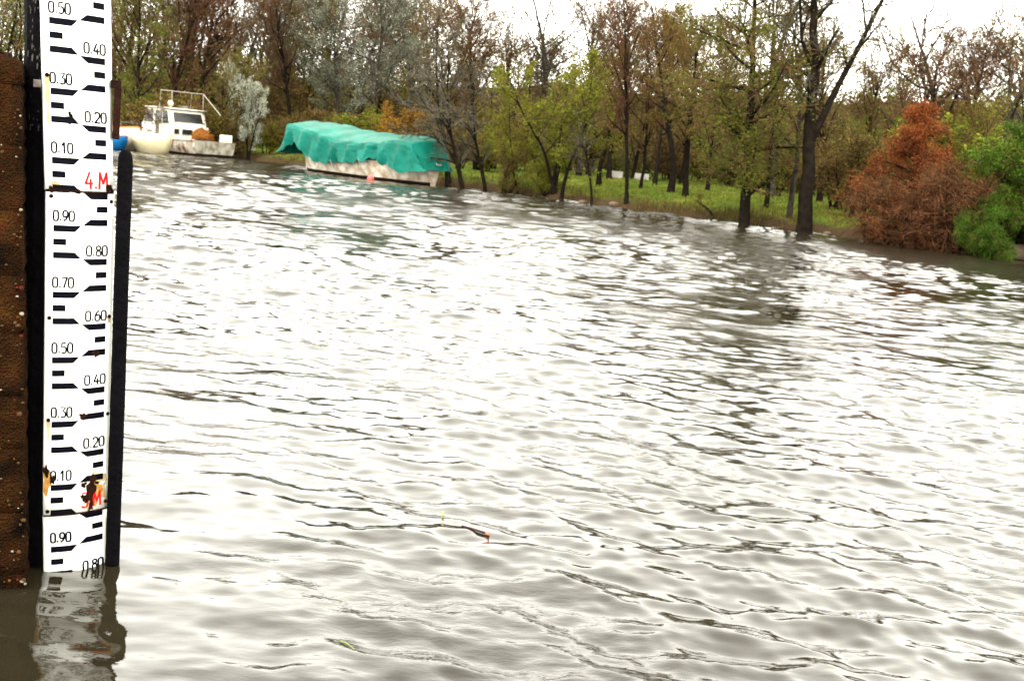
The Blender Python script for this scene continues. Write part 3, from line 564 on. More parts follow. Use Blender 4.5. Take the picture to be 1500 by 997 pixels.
def gtext(k, s, u0, u1, z0, z1, th, material, parent, name='numeral'):
    mb = MB(); wid = {'.': 0.30, 'M': 1.15}; tot = sum(wid.get(c, 1.0) for c in s) + 0.34*(len(s)-1); sc_ = (u1-u0)/tot; u = u0
    for c in s:
        w = wid.get(c, 1.0)*sc_; gw = 0.0 if c == '.' else w
        for line in STROKE[c]:
            pts = [(u + (w*0.5 if c == '.' else 0) + x*gw, z0 + y*(z1-z0)) for x, y in line]
            q = np.array([(a*GW, b) for a, b in pts])
            if c == '.': q[1, 1] = q[0, 1] + th
            d = np.gradient(q, axis=0); d /= np.linalg.norm(d, axis=1, keepdims=True)+1e-9; nrm = np.stack([-d[:, 1], d[:, 0]], -1)*th/2
            if c == 'M' or c in '4712':                      # keep corners of angular strokes full
                for i in range(len(q)-1):
                    dd = q[i+1]-q[i]; dd = dd/np.linalg.norm(dd); nn = np.array([-dd[1], dd[0]])*th/2; e = dd*th*0.25
                    mb.grid(np.array([[gsurf(k, v[0]/GW, v[1], 0.0014+0.0001*i) for v in (q[i]-e-nn, q[i]-e+nn)], [gsurf(k, v[0]/GW, v[1], 0.0014+0.0001*i) for v in (q[i+1]+e-nn, q[i+1]+e+nn)]]))
            else:
                mb.grid(np.array([[gsurf(k, v[0]/GW, v[1], 0.0014+0.00005*i) for v in (q[i]-nrm[i], q[i]+nrm[i])] for i in range(len(q))]))
        u += w + 0.34*sc_
    return mb.build(name, material, parent)
def blob(k, u, z, r, seed, off=0.0022, sq=1.0, m='rust', parent=None, name='rust_patch', n=18, down=0.0):
    rng = np.random.default_rng(seed); P = [gsurf(k, u, z, off)]
    ph = rng.uniform(0, 7, 4); am = rng.uniform(0.1, 0.32, 4)
    for i in range(n):
        a = 2*math.pi*i/n; q = r*(1 + sum(am[j]*math.sin((j+2)*a+ph[j]) for j in range(4))*0.7)
        dz = q*math.sin(a)*sq
        if dz < 0: dz *= 1+down
        P.append(gsurf(k, u+q*math.cos(a)/GW, z+dz, off))
    mb = MB(); mb.add(P, [(0, i+1, (i+1) % n+1) for i in range(n)]); return mb.build(name, M[m], parent)
plates = []
for k, (z0, z1, _, _) in enumerate(PL):
    mb = MB(); P = []
    zz = np.linspace(z0+0.002, z1-0.003, 14)
    for z in zz: P.append([gsurf(k, u, z) for u in np.linspace(0, 1, 15)])
    mb.grid(np.array(P))
    # folded edge on the left
    mb.grid(np.array([[gsurf(k, 0, z), (gsurf(k, 0, z)[0]-0.004, gsurf(k, 0, z)[1]+0.02, gsurf(k, 0, z)[2])] for z in zz]))
    o = mb.build('gauge_plate', M['enamel'], gauge, smooth=True, solid=0.001); plates.append(o)
    for lev in range(int(round(z0*10))-1, int(round(z1*10))+1):
        L = lev/10.0; odd = lev % 2 == 1
        def inz(a, b): return a >= z0-1e-6 and b <= z1+1e-6
        def strip(lo, hi):
            mb = MB(); gstrip(mb, k, lo, hi); mb.build('tick_mark', M['ink'], o)
        if odd:      # written on the left: long left bar below the line, right bar above it
            if inz(L-0.02, L): strip(((0.105, L-0.0195), (0.42, L-0.0195)), ((0.105, L), (0.515, L)))
            if inz(L, L+0.02): strip(((0.53, L), (0.9, L)), ((0.645, L+0.0195), (0.9, L+0.0195)))
            if inz(L-0.06, L-0.04): strip(((0.105, L-0.0595), (0.295, L-0.0595)), ((0.105, L-0.0405), (0.295, L-0.0405)))
            if inz(L+0.012, L+0.045): gtext(k, '0.%d0' % (lev % 10), 0.105, 0.405, L+0.0125, L+0.0435, 0.0054 if k else 0.0062, M['ink'], o)
        else:
            if inz(L, L+0.02): strip(((0.105, L+0.0005), (0.515, L+0.0005)), ((0.105, L+0.0195), (0.42, L+0.0195)))
            if inz(L-0.02, L): strip(((0.645, L-0.0195), (0.9, L-0.0195)), ((0.53, L), (0.9, L)))
            if inz(L-0.06, L-0.04): strip(((0.735, L-0.0595), (0.9, L-0.0595)), ((0.735, L-0.0405), (0.9, L-0.0405)))
            if lev % 10 and inz(L+0.01, L+0.04): gtext(k, '0.%d0' % (lev % 10), 0.595, 0.9, L+0.009, L+0.040, 0.0052 if k else 0.0060, M['ink'], o)
gtext(2, '4.M', 0.585, 0.905, 4.013, 4.062, 0.0062, M['red'], plates[2])
gtext(1, '3.M', 0.575, 0.86, 3.018, 3.064, 0.0058, M['red'], plates[1])
# screws with their rust runs
for (k, u, z, run) in [(2, 0.06, 4.335, 0.14), (2, 0.94, 4.02, 0.0), (1, 0.06, 3.62, 0.0), (1, 0.95, 3.62, 0.02), (1, 0.06, 3.305, 0.06), (1, 0.95, 3.31, 0.0), (1, 0.06, 3.015, 0.0), (1, 0.94, 3.025, 0.012), (1, 0.07, 3.985, 0.0), (1, 0.95, 3.975, 0.0)]:
    p = gsurf(k, u, z, 0.002); mb = MB(); mb.ball(p, (0.0062, 0.005, 0.0062), 10, 6); mb.build('screw', M['rust'], plates[k], smooth=True)
    if run:
        mb = MB(); gstrip(mb, k, ((u-0.012, z-run), (u+0.016, z-run)), ((u-0.035, z), (u+0.035, z)), 0.0008, 2); mb.build('rust_run', M['stain_light'], plates[k])
blob(2, 0.37, 4.212, 0.0105, 5, 0.0022, 1.2, 'ink', plates[2], 'enamel_chip'); blob(2, 0.375, 4.228, 0.006, 6, 0.0026, 1.1, 'ink', plates[2], 'enamel_chip')
blob(1, 0.57, 3.312, 0.0105, 7, 0.0022, 0.95, 'rust', plates[1]); blob(1, 0.755, 3.507, 0.0085, 8, 0.0022, 1.5, 'rust', plates[1])
# the big flaked patch through the 3 M mark
blob(1, 0.80, 3.075, 0.030, 9, 0.0009, 1.7, 'stain_light', plates[1], 'rust_stain'); blob(1, 0.77, 3.065, 0.019, 19, 0.0011, 2.2, 'stain', plates[1], 'rust_stain')
blob(1, 0.70, 3.065, 0.0145, 10, 0.0027, 2.4, 'rust', plates[1]); blob(1, 0.66, 3.050, 0.014, 11, 0.0031, 1.0, 'rust', plates[1]); blob(1, 0.735, 3.105, 0.0085, 12, 0.0035, 2.3, 'rust', plates[1])
blob(1, 0.60, 3.092, 0.0085, 13, 0.0027, 1.0, 'rust', plates[1]); blob(1, 0.71, 3.020, 0.0075, 14, 0.0035, 2.0, 'rust', plates[1]); blob(1, 0.58, 3.055, 0.007, 15, 0.0029, 0.7, 'rust', plates[1]); blob(1, 0.80, 3.092, 0.008, 16, 0.0031, 0.5, 'rust', plates[1])
blob(1, 0.05, 3.118, 0.012, 17, 0.0011, 2.2, 'stain', plates[1], 'rust_stain', down=0.8); blob(1, 0.03, 3.145, 0.0085, 18, 0.0027, 2.2, 'rust', plates[1]); blob(1, 0.13, 3.116, 0.007, 21, 0.0031, 1.8, 'rust', plates[1])
blob(2, 0.10, 4.004, 0.012, 22, 0.004, 0.7, 'rust', plates[2]); blob(2, 0.45, 4.002, 0.015, 23, 0.004, 0.35, 'rust', plates[2]); blob(2, 0.93, 4.014, 0.010, 24, 0.004, 1.4, 'rust', plates[2]); blob(2, 0.18, 4.015, 0.022, 26, 0.0009, 0.5, 'stain_light', plates[2], 'rust_stain')
for k, L in ((1, 3.0), (2, 4.0)):           # dark lap where two plates meet
    mb = MB(); gstrip(mb, k, ((0.0, L-0.001), (1.0, L-0.001)), ((0.0, L+0.0045), (1.0, L+0.0045)), 0.003, 12); mb.build('lap_joint', M['rust'], gauge)
mb = MB()                                   # rusty angle bracket on the right
b0 = gsurf(2, 1.0, 4.335); b1 = gsurf(2, 1.0, 4.175)
mb.box((b0[0]+0.012, b0[1]-0.01, b0[2]-0.006), (0.03, 0.03, 0.024)); mb.box((b0[0]+0.018, b0[1]-0.004, (b0[2]+b1[2])/2-0.01), (0.020, 0.045, b0[2]-b1[2])); mb.build('bracket', M['steel'], gauge, bevel=0.003)
mb = MB(); mb.box((-0.155, 0.0, 1.487), (0.022, 0.03, 0.022)); mb.build('clamp_nut', mat('clamp_steel', (0.10, 0.085, 0.08), 0.6, 0.4, 60), gauge, bevel=0.002)

# dark timber pile behind the plates, with flakes of pale paint near the top
def pile(name, path, r, label, seed, n=14, round_top=False):
    rng = np.random.default_rng(seed); K = 46; path = np.array(path); t = np.linspace(0, 1, K)
    P = np.stack([np.interp(t, np.linspace(0, 1, len(path)), path[:, i]) for i in range(3)], -1); grooves = rng.normal(0, 0.06, n)
    G = []
    for i in range(K):
        f = 1.0
        if round_top and i >= K-4: f = [1.0, 0.94, 0.80, 0.52][i-(K-4)]; P[i, 2] = path[-1, 2] - [0.045, 0.025, 0.010, 0.0][i-(K-4)]
        rr = r*f*(1 + grooves + rng.normal(0, 0.015, n)); a = np.arange(n)*2*math.pi/n
        G.append(np.stack([P[i, 0]+rr*np.cos(a), P[i, 1]+rr*np.sin(a), np.full(n, P[i, 2])], -1))
    mb = MB(); mb.grid(np.array(G), 0, True); mb.add(G[-1], [tuple(range(n))])
    return mb
GA = lambda x, y, z: G0 + GL*x + GN*y + np.array([0, 0, z])      # gauge frame -> world
mb = pile('p', [GA(-0.108, 0.10, -1.2), GA(-0.108, 0.10, 0.0), GA(-0.125, 0.10, 1.2), GA(-0.150, 0.10, 2.2)], 0.062, '', 1)
e = empty('tarred_pile', GA(-0.108, 0.10, 0)); tag(e, 'tall black timber pile that carries the gauge plates', 'pile')
def rebase(mb, e):
    l = e.location; mb.v = [(a-l[0], b-l[1], c-l[2]) for a, b, c in mb.v]; return mb
rebase(mb, e).build('pile_shaft', M['tar'], e, smooth=False)
rng = np.random.default_rng(5)
for i in range(80):                         # paint flakes on its face
    z = rng.uniform(1.36, 1.78); a = math.radians(rng.uniform(-150, -50)); cx = -0.125 - 0.025*(z-1.2); w, h_ = rng.uniform(0.0008, 0.0032), rng.uniform(0.002, 0.010)
    rr = 0.067; P = []
    for (da, dz) in ((-w/rr, -h_), (w/rr*0.4, -h_*1.3), (w/rr, h_*0.5), (0, h_*1.2), (-w/rr, h_*0.6)):
        P.append(GA(cx+rr*math.cos(a+da), 0.10+rr*math.sin(a+da), z+dz))
    f = MB(); f.add(P, [(0, 1, 2, 3, 4)]); rebase(f, e).build('paint_flake', M['peel'], e)
# shorter pile on the right
d_ = 0.06
mb = pile('p', [GA(0.112, d_, -1.2), GA(0.108, d_, 0.0), GA(0.104, d_, 0.6), GA(0.098, d_, 1.315)], 0.0225, '', 2, 12, True)
e2 = empty('short_pile', GA(0.096, d_, 0)); tag(e2, 'short black wooden post with rounded top right of the gauge', 'post')
rebase(mb, e2).build('post_shaft', M['tar'], e2)

# ------------------------------------------------------------------ concrete quay pier at the left edge
W0 = gp(44, 866); WN = GN; WLt = GL
def pier():
    rng = np.random.default_rng(8)
    top = 0.0
    d = ray(36, 78); n3 = GN; t = (W0 @ n3)/(d @ n3); top = (d*t)[2] + H
    e = empty('concrete_pier', W0); tag(e, 'brown pebbly concrete pier with board marks at the left edge', 'pier')
    m = bpy.data.materials.new('exposed_aggregate'); m.use_nodes = True; n, l = m.node_tree.nodes, m.node_tree.links; p = n['Principled BSDF']; p.inputs['Roughness'].default_value = 0.95; p.inputs['Specular IOR Level'].default_value = 0.02
    tc = n.new('ShaderNodeTexCoord')
    def N(kind, **kw):
        q = n.new(kind)
        for a, b in kw.items(): q.inputs[a].default_value = b
        return q
    nz = N('ShaderNodeTexNoise', Scale=7.0, Detail=6.0); l.new(tc.outputs['Object'], nz.inputs['Vector'])
    vo = N('ShaderNodeTexVoronoi', Scale=150.0); l.new(tc.outputs['Object'], vo.inputs['Vector'])
    cr = n.new('ShaderNodeValToRGB'); l.new(nz.outputs['Fac'], cr.inputs[0])
    cr.color_ramp.elements[0].position = 0.36; cr.color_ramp.elements[0].color = (0.0022, 0.0013, 0.0008, 1); cr.color_ramp.elements[1].position = 0.80; cr.color_ramp.elements[1].color = (0.06, 0.020, 0.004, 1); el = cr.color_ramp.elements.new(0.62); el.color = (0.022, 0.0085, 0.0025, 1)
    hsv = n.new('ShaderNodeMixRGB'); hsv.blend_type = 'OVERLAY'; hsv.inputs[0].default_value = 0.25; l.new(cr.outputs[0], hsv.inputs[1]); l.new(vo.outputs['Color'], hsv.inputs[2])
    l.new(hsv.outputs[0], p.inputs['Base Color'])
    bp = n.new('ShaderNodeBump'); bp.inputs['Strength'].default_value = 1.0; bp.inputs['Distance'].default_value = 0.01; l.new(vo.outputs['Distance'], bp.inputs['Height']); l.new(bp.outputs[0], p.inputs['Normal'])
    # one cast course for each board of the formwork, laid one above the other
    z = -0.8; i = 0
    while z < top-0.02:
        h = min(rng.uniform(0.15, 0.20), top-z); last = z+h > top-0.03
        K = 26; J = 10; G = []
        ring = [(-1.6, 0.0), (-0.03, 0.0), (-0.006, 0.012), (0.0, 0.04), (0.0, 0.5)]
        xs = np.concatenate([np.linspace(-1.6, -0.45, 6)[:-1], np.linspace(-0.45, -0.025, 22), [-0.012, -0.003, 0.0], np.full(6, 0.0)])
        ys = np.concatenate([np.zeros(5), np.zeros(22), [0.003, 0.012, 0.03], np.linspace(0.06, 0.5, 6)])
        lean = -0.034*z - 0.012
        for j in range(J+1):
            v = j/J; ins = 0.007*max(0, abs(2*v-1)-0.86)/0.14
            if last and v > 0.6: ins += 0.05*((v-0.6)/0.4)**2
            q = []
            for x, y in zip(xs, ys):
                k = rng.normal(0, 0.0022) + ins
                q.append((x + lean - 0.034*h*v - (k if y > 0.002 else 0), y + (k if y < 0.03 else 0), z + h*v))
            G.append(q)
        mb = MB(); mb.grid(np.array(G))
        if last: q = G[-1]; mb.add(q+[(-1.6, 0.5, z+h)], [tuple(range(len(q)+1))])
        mb.v = [tuple(GL*a + GN*b + np.array([0, 0, c])) for a, b, c in mb.v]
        mb.build('concrete_course', m, e, smooth=True); z += h; i += 1
    mb = MB(); hh = top-0.05
    P = [(x - 0.012 - 0.034*zz, y, zz) for zz in (-0.8, hh) for x, y in ((-1.6, 0.016), (-0.016, 0.016), (-0.016, 0.5), (-1.6, 0.5))]
    mb.add([tuple(GL*a + GN*b + np.array([0, 0, c])) for a, b, c in P], [(0, 1, 5, 4), (1, 2, 6, 5), (2, 3, 7, 6), (3, 0, 4, 7), (4, 5, 6, 7)]); mb.build('pier_core', m, e)
    pm = [mat('pebble_%s' % n_, c_, 0.7, 0.4, 40) for n_, c_ in (('tan', (0.045, 0.025, 0.011)), ('white', (0.17, 0.14, 0.10)), ('red', (0.06, 0.010, 0.005)), ('orange', (0.09, 0.032, 0.007)))]
    for i in range(120):
        mb = MB(); r = rng.uniform(0.002, 0.0055)*(1.5 if i % 9 == 0 else 1); zz = rng.uniform(0.0, top-0.08)
        x = -rng.uniform(0.004, 0.13) if i % 3 else -rng.uniform(0.0, 0.02)
        c = GL*(x-0.034*zz-0.012) + GN*0.0 + np.array([0, 0, zz]); mb.ball(c, (r, r, r*rng.uniform(0.6, 1.0)), 7, 5, rng=rng, rough=0.12)
        mb.build('pebble', pm[rng.choice(4, p=[0.55, 0.17, 0.13, 0.15])], e, smooth=True)
pier()

# ------------------------------------------------------------------ boats
AX = math.atan2(BA[1], BA[0])
M['boatwhite'] = mat('weathered_white_paint', (0.46, 0.43, 0.36), 0.5, 0, 2.2, (0.34, 0.29, 0.21))
M['cabinwhite'] = mat('cabin_white', (0.50, 0.475, 0.40), 0.4, 0.2, 3)
M['hullrust'] = mat('peeling_hull', (0.42, 0.39, 0.33), 0.6, 0, 3.0, (0.10, 0.045, 0.02), detail=8)
M['greywood'] = mat('grey_weathered', (0.13, 0.12, 0.1), 0.8, 0, 3.5, (0.07, 0.06, 0.045), detail=8)
M['whitehull'] = mat('flaking_white_hull', (0.52, 0.49, 0.43), 0.55, 0, 4.0, (0.27, 0.20, 0.13), detail=9)
M['dark'] = mat('dark_hull_bottom', (0.01, 0.006, 0.0045), 0.6, 0.4, 4)
M['glass'] = mat('dark_window', (0.012, 0.012, 0.013), 0.15, 0.4, 5, spec=0.3)
M['cream'] = mat('cream_fibreglass', (0.40, 0.35, 0.22), 0.4, 0.2, 2)
M['bluehull'] = mat('blue_hull', (0.006, 0.08, 0.21), 0.35, 0.35, 3)
M['orange'] = mat('orange_trim', (0.50, 0.17, 0.05), 0.6, 0.3, 8)
M['canvas'] = mat('orange_canvas', (0.13, 0.0475, 0.01), 0.85, 0.6, 14, bump=0.6, bscale=25)
M['tarp'] = mat('green_tarpaulin', (0.0006, 0.060, 0.042), 0.4, 0, 1.8, (0.003, 0.092, 0.068), bump=0.7, bscale=5, spec=0.06)
M['buoy'] = mat('red_buoy', (0.62, 0.10, 0.09), 0.4, 0.2, 5)
M['pipe'] = mat('grey_rail', (0.30, 0.28, 0.24), 0.5, 0.3, 20)
# --- cabin cruiser: local x runs along the boat (right end at x = 0), local y inland
cr0 = gp(283, 229); cru = empty('cabin_cruiser', cr0, AX); tag(cru, 'old white cabin cruiser with grey end and roof rails moored at the left', 'boat')
def hull(L, B, hgt, zb, taper0=0.55, taper1=0.9, n=14, sheer=0.1, y0=0.0, mats=0):
    """Open hull skin from x=-L to 0 and y=0..B."""
    G = []
    for i in range(n+1):
        t = i/n; w = B/2*(taper0 + (1-taper0)*math.sin(min(t/0.45, 1)*math.pi/2) if t < 0.45 else 1-(1-taper1)*((t-0.45)/0.55)**2); top = hgt + sheer*(2*t-1)**2
        x = -L+L*t; G.append([(x, y0+B/2-w, top), (x, y0+B/2-w*0.97, top*0.55), (x, y0+B/2-w*0.88, 0.1), (x, y0+B/2-w*0.7, zb), (x, y0+B/2+w*0.7, zb), (x, y0+B/2+w*0.88, 0.1), (x, y0+B/2+w*0.97, top*0.55), (x, y0+B/2+w, top)])
    return np.array(G)
G = hull(5.0, 2.0, 0.60, -0.3, 0.5, 0.97, sheer=0.06)
mb = MB(); mb.grid(G); mb.add(list(G[0]), [tuple(range(8))]); h_ = mb.build('hull', M['hullrust'], cru)
mb = MB(); mb.add([(p[0]+0.006, p[1], p[2]) for p in G[-1]], [tuple(range(7, -1, -1))]); mb.build('end_panel', mat('weathered_end_panel', (0.24, 0.225, 0.19), 0.8, 0, 4.0, (0.10, 0.09, 0.06), detail=8), h_)
mb = MB()
for i in range(len(G)-1):
    for s_ in (3, 4): pass
mb.grid(np.array([[(g[2][0], g[2][1]-0.012, 0.10), (g[3][0], g[3][1]-0.012, zb_)] for g, zb_ in zip(G, [-0.3]*len(G))])); mb.add([(0.012, 0.06, -0.3), (0.012, 1.94, -0.3), (0.012, 1.94, 0.13), (0.012, 0.06, 0.13)], [(0, 1, 2, 3)]); mb.build('boot_stripe', M['dark'], h_)
mb = MB(); mb.grid(np.array([[(g[0][0], g[0][1], g[0][2]-0.02), (g[7][0], g[7][1], g[7][2]-0.02)] for g in G])); mb.build('deck', M['greywood'], cru)
mb = MB(); mb.tube([(g[0][0], g[0][1]-0.01, g[0][2]) for g in G], 0.03, 6); mb.build('rubbing_strake', M['hullrust'], cru)
# lower cabin then wheelhouse; their right faces carry the wide window and the two low ones
mb = MB(); mb.prism([(-4.55, 0.6), (-1.95, 0.6), (-1.98, 1.19), (-4.6, 1.19)], 0.12, 1.88); lc = mb.build('lower_cabin', M['cabinwhite'], cru, bevel=0.03)
mb = MB(); mb.prism([(-4.55, 1.17), (-2.12, 1.17), (-2.32, 1.80), (-2.5, 1.86), (-4.1, 1.86), (-4.3, 1.8)], 0.14, 1.86); wh = mb.build('wheelhouse', M['cabinwhite'], cru, bevel=0.04)
mb = MB(); mb.prism([(-4.35, 1.862), (-2.25, 1.862), (-2.28, 1.905), (-4.25, 1.905)], 0.06, 1.94); mb.build('roof', M['cabinwhite'], wh, bevel=0.02)
def pane(poly, parent, frame=0.018, name='window'):
    """Framed glass: poly = corners in boat space, counted round; sits just off the wall."""
    P = np.array(poly, float); c = P.mean(0); nrm = np.cross(P[1]-P[0], P[3]-P[0]); nrm /= np.linalg.norm(nrm)
    if nrm @ np.array([0.7, -1, 0]) < 0: nrm = -nrm
    O = P + (P-c)/np.linalg.norm(P-c, axis=1, keepdims=True)*frame
    mb = MB(); n = len(P); mb.add(list(P+nrm*0.022)+list(O+nrm*0.022)+list(O), [(i, (i+1) % n, n+(i+1) % n, n+i) for i in range(n)]+[(n+i, n+(i+1) % n, 2*n+(i+1) % n, 2*n+i) for i in range(n)]); w = mb.build(name, M['cabinwhite'], parent)
    mb = MB(); mb.add(list(P+nrm*0.008), [tuple(range(n))]); mb.build('glass', M['glass'], w)
fx = lambda z: -2.12 - (z-1.17)*0.2/0.63
pane([(fx(1.32), 0.3, 1.32), (fx(1.32), 1.70, 1.32), (fx(1.72), 1.64, 1.72), (fx(1.72), 0.3, 1.72)], wh)
for y0, y1 in ((0.20, 0.44), (0.58, 1.08), (1.16, 1.74)): pane([(-1.96, y0, 0.82), (-1.96, y1, 0.82), (-1.972, y1, 1.04), (-1.972, y0, 1.04)], lc)
pane([(-4.42, 0.14, 1.24), (-3.6, 0.14, 1.24), (-3.6, 0.14, 1.76), (-4.22, 0.14, 1.76)], wh)
pane([(-2.82, 0.14, 1.24), (-2.26, 0.14, 1.24), (-2.44, 0.14, 1.76), (-2.82, 0.14, 1.76)], wh)
mb = MB(); mb.box((-3.2, 0.137, 1.2), (0.52, 0.012, 1.12)); dr_ = mb.build('door_opening', M['glass'], cru)
mb = MB(); mb.box((-3.22, 0.125, 0.95), (0.3, 0.012, 0.46)); mb.build('door_leaf', M['greywood'], dr_)
rails = [[(-3.35, 0.25, 1.9), (-3.3, 0.25, 2.62), (-1.15-1.2, 0.25, 2.60)], [(-3.35, 1.75, 1.9), (-3.3, 1.75, 2.62), (-2.35, 1.75, 2.60), (-2.32, 1.75, 1.88)], [(-3.3, 0.25, 2.62), (-3.3, 1.75, 2.62)], [(-2.35, 0.25, 2.60), (-2.35, 1.75, 2.60)], [(-2.35, 0.25, 2.60), (-2.32, 0.25, 1.88)], [(-2.35, 1.75, 2.6), (-1.2, 1.95, 1.75)]]
for r_ in rails: mb = MB(); mb.tube(r_, 0.016, 6); mb.build('roof_rail', M['pipe'], cru)
mb = MB(); mb.ball((-3.05, 0.6, 2.08), (0.13, 0.13, 0.14), 12, 8); mb.tube([(-3.05, 0.6, 1.88), (-3.05, 0.6, 2.0)], 0.03, 6); mb.build('roof_lamp', M['cabinwhite'], cru, smooth=True)
mb = MB(); mb.box((-2.75, 1.1, 1.98), (0.5, 0.12, 0.10), 0.3); mb.build('roof_hatch', M['greywood'], cru)
mb = MB(); mb.box((-0.35, 1.72, 0.78), (0.55, 0.3, 0.36)); mb.build('deck_locker', M['cabinwhite'], cru, bevel=0.03)
ch = empty('canvas_bundle', cr0 + BA*-1.0 + BN*0.98 + np.array([0, 0, 0.6]), AX); tag(ch, 'crumpled orange-brown canvas heap on deck of the cabin cruiser', 'canvas')
rng = np.random.default_rng(3); mb = MB(); mb.ball((0, 0, 0.18), (0.52, 0.46, 0.34), 18, 10, rng=rng, rough=0.17); mb.build('canvas_heap', M['canvas'], ch, smooth=True)
# --- cream dinghy alongside
def dinghy(name, pos, L, B, hgt, hullm, trimm, label, bow=1, rake=0.5, rot=0.0):
    e = empty(name, pos, AX+rot); tag(e, label, 'boat'); G = []; n = 16
    for i in range(n+1):
        t = i/n; w = B/2*max(0.02, (1-(abs(2*t-1))**2.4)); top = hgt + 0.12*(2*t-1)**2; kz = -0.15 + 0.55*hgt*abs(2*t-1)**3.2
        x = (t-0.5)*L; G.append([(x, -w, top), (x*0.985, -w*0.95, top*0.6+kz*0.4), (x*0.93, -w*0.72, top*0.22+kz*0.78), (x*0.86, -w*0.3, kz), (x*0.86, w*0.3, kz), (x*0.93, w*0.72, top*0.22+kz*0.78), (x*0.985, w*0.95, top*0.6+kz*0.4), (x, w, top)])
    mb = MB(); mb.grid(np.array(G)); h = mb.build('hull', hullm, e, smooth=True, solid=0.03)
    mb = MB(); mb.tube([g[0] for g in G], 0.028, 6); mb.tube([g[7] for g in G], 0.028, 6); mb.build('gunwale', trimm, e, smooth=True)
    for t in (-0.2, 0.22): mb = MB(); mb.box((t*L, 0, hgt*0.72), (0.2, B*0.86, 0.03)); mb.build('thwart', trimm, e)
    return e
dinghy('dinghy', gp(222, 224.5), 2.55, 1.1, 0.72, M['cream'], M['cabinwhite'], 'cream rounded dinghy tied alongside the cabin cruiser', rot=0.10)
bb = dinghy('rowing_boat', pd(155, 52.6), 3.4, 1.3, 0.50, M['bluehull'], M['orange'], 'blue rowing boat partly hidden by the gauge plate')
wb = dinghy('white_boat', pd(172, 54.2), 3.6, 1.3, 0.86, M['boatwhite'], M['orange'], 'white open boat with orange rail behind the blue rowing boat')
# --- jetty behind
jt = empty('wooden_jetty', pd(180, 57.6), AX); tag(jt, 'grey wooden jetty on posts behind the small boats', 'jetty')
for i in range(9): mb = MB(); mb.box((-2.0+i*0.36, 0.0, 1.10+0.004*(i % 3)), (0.32, 1.5, 0.06)); mb.build('plank', M['greywood'], jt)
for i in range(4):
    for y in (-0.65, 0.65): mb = MB(); mb.tube([(-1.9+i*0.92, y, -0.6), (-1.9+i*0.92, y, 1.06)], 0.075, 8); mb.build('post', M['greywood'], jt)
for y in (-0.66, 0.66): mb = MB(); mb.box((-0.55, y, 1.0), (3.4, 0.07, 0.12)); mb.build('beam', M['greywood'], jt)
# --- boat under the green tarpaulin; local x = 0 at left end
cL, cR = gp(441, 249), gp(622, 272); cLen = float(np.linalg.norm(cR-cL)); ca = math.atan2(*(cR-cL)[[1, 0]])
cL = cL - BN*0.6; cb = empty('covered_boat', cL, ca); tag(cb, 'peeling white wooden boat lying under the green tarpaulin', 'boat'); G = []
n = 20; CB = 1.9
for i in range(n+1):
    t = i/n; w = CB/2*max(0.10, 1-(abs(2*t-1))**3.2*0.93); top = 0.62 + (0.34 if t < 0.5 else 0.12)*abs(2*t-1)**2.2; x = cLen*t; cx = CB/2
    rk = -0.25*(1-t)**6 + 0.28*t**6
    G.append([(x+rk, cx-w, top), (x+rk*0.6, cx-w*0.98, top*0.6), (x, cx-w*0.88, 0.12), (x, cx-w*0.7, -0.3), (x, cx+w*0.7, -0.3), (x, cx+w*0.88, 0.12), (x+rk*0.6, cx+w*0.98, top*0.6), (x+rk, cx+w, top)])
mb = MB(); mb.grid(np.array(G)); mb.add(G[0], [tuple(range(8))]); mb.add(G[-1], [tuple(range(7, -1, -1))]); hu = mb.build('hull', M['whitehull'], cb, smooth=False)
mb = MB(); mb.tube([(g[0][0], g[0][1]-0.015, g[0][2]) for g in G], 0.03, 6); mb.build('gunwale', M['boatwhite'], cb)
mb = MB(); mb.grid(np.array([[(g[2][0], g[2][1]-0.012, 0.11), (g[3][0], g[3][1]-0.012, -0.3)] for g in G])); mb.build('boot_stripe', M['dark'], hu)
for t in (0.03, 0.35, 0.66, 0.95):
    mb = MB(); mb.tube([(cLen*t, 0.95, 0.2), (cLen*t, 1.0, 1.60-0.28*t)], 0.04, 6); mb.build('cover_post', M['greywood'], cb)
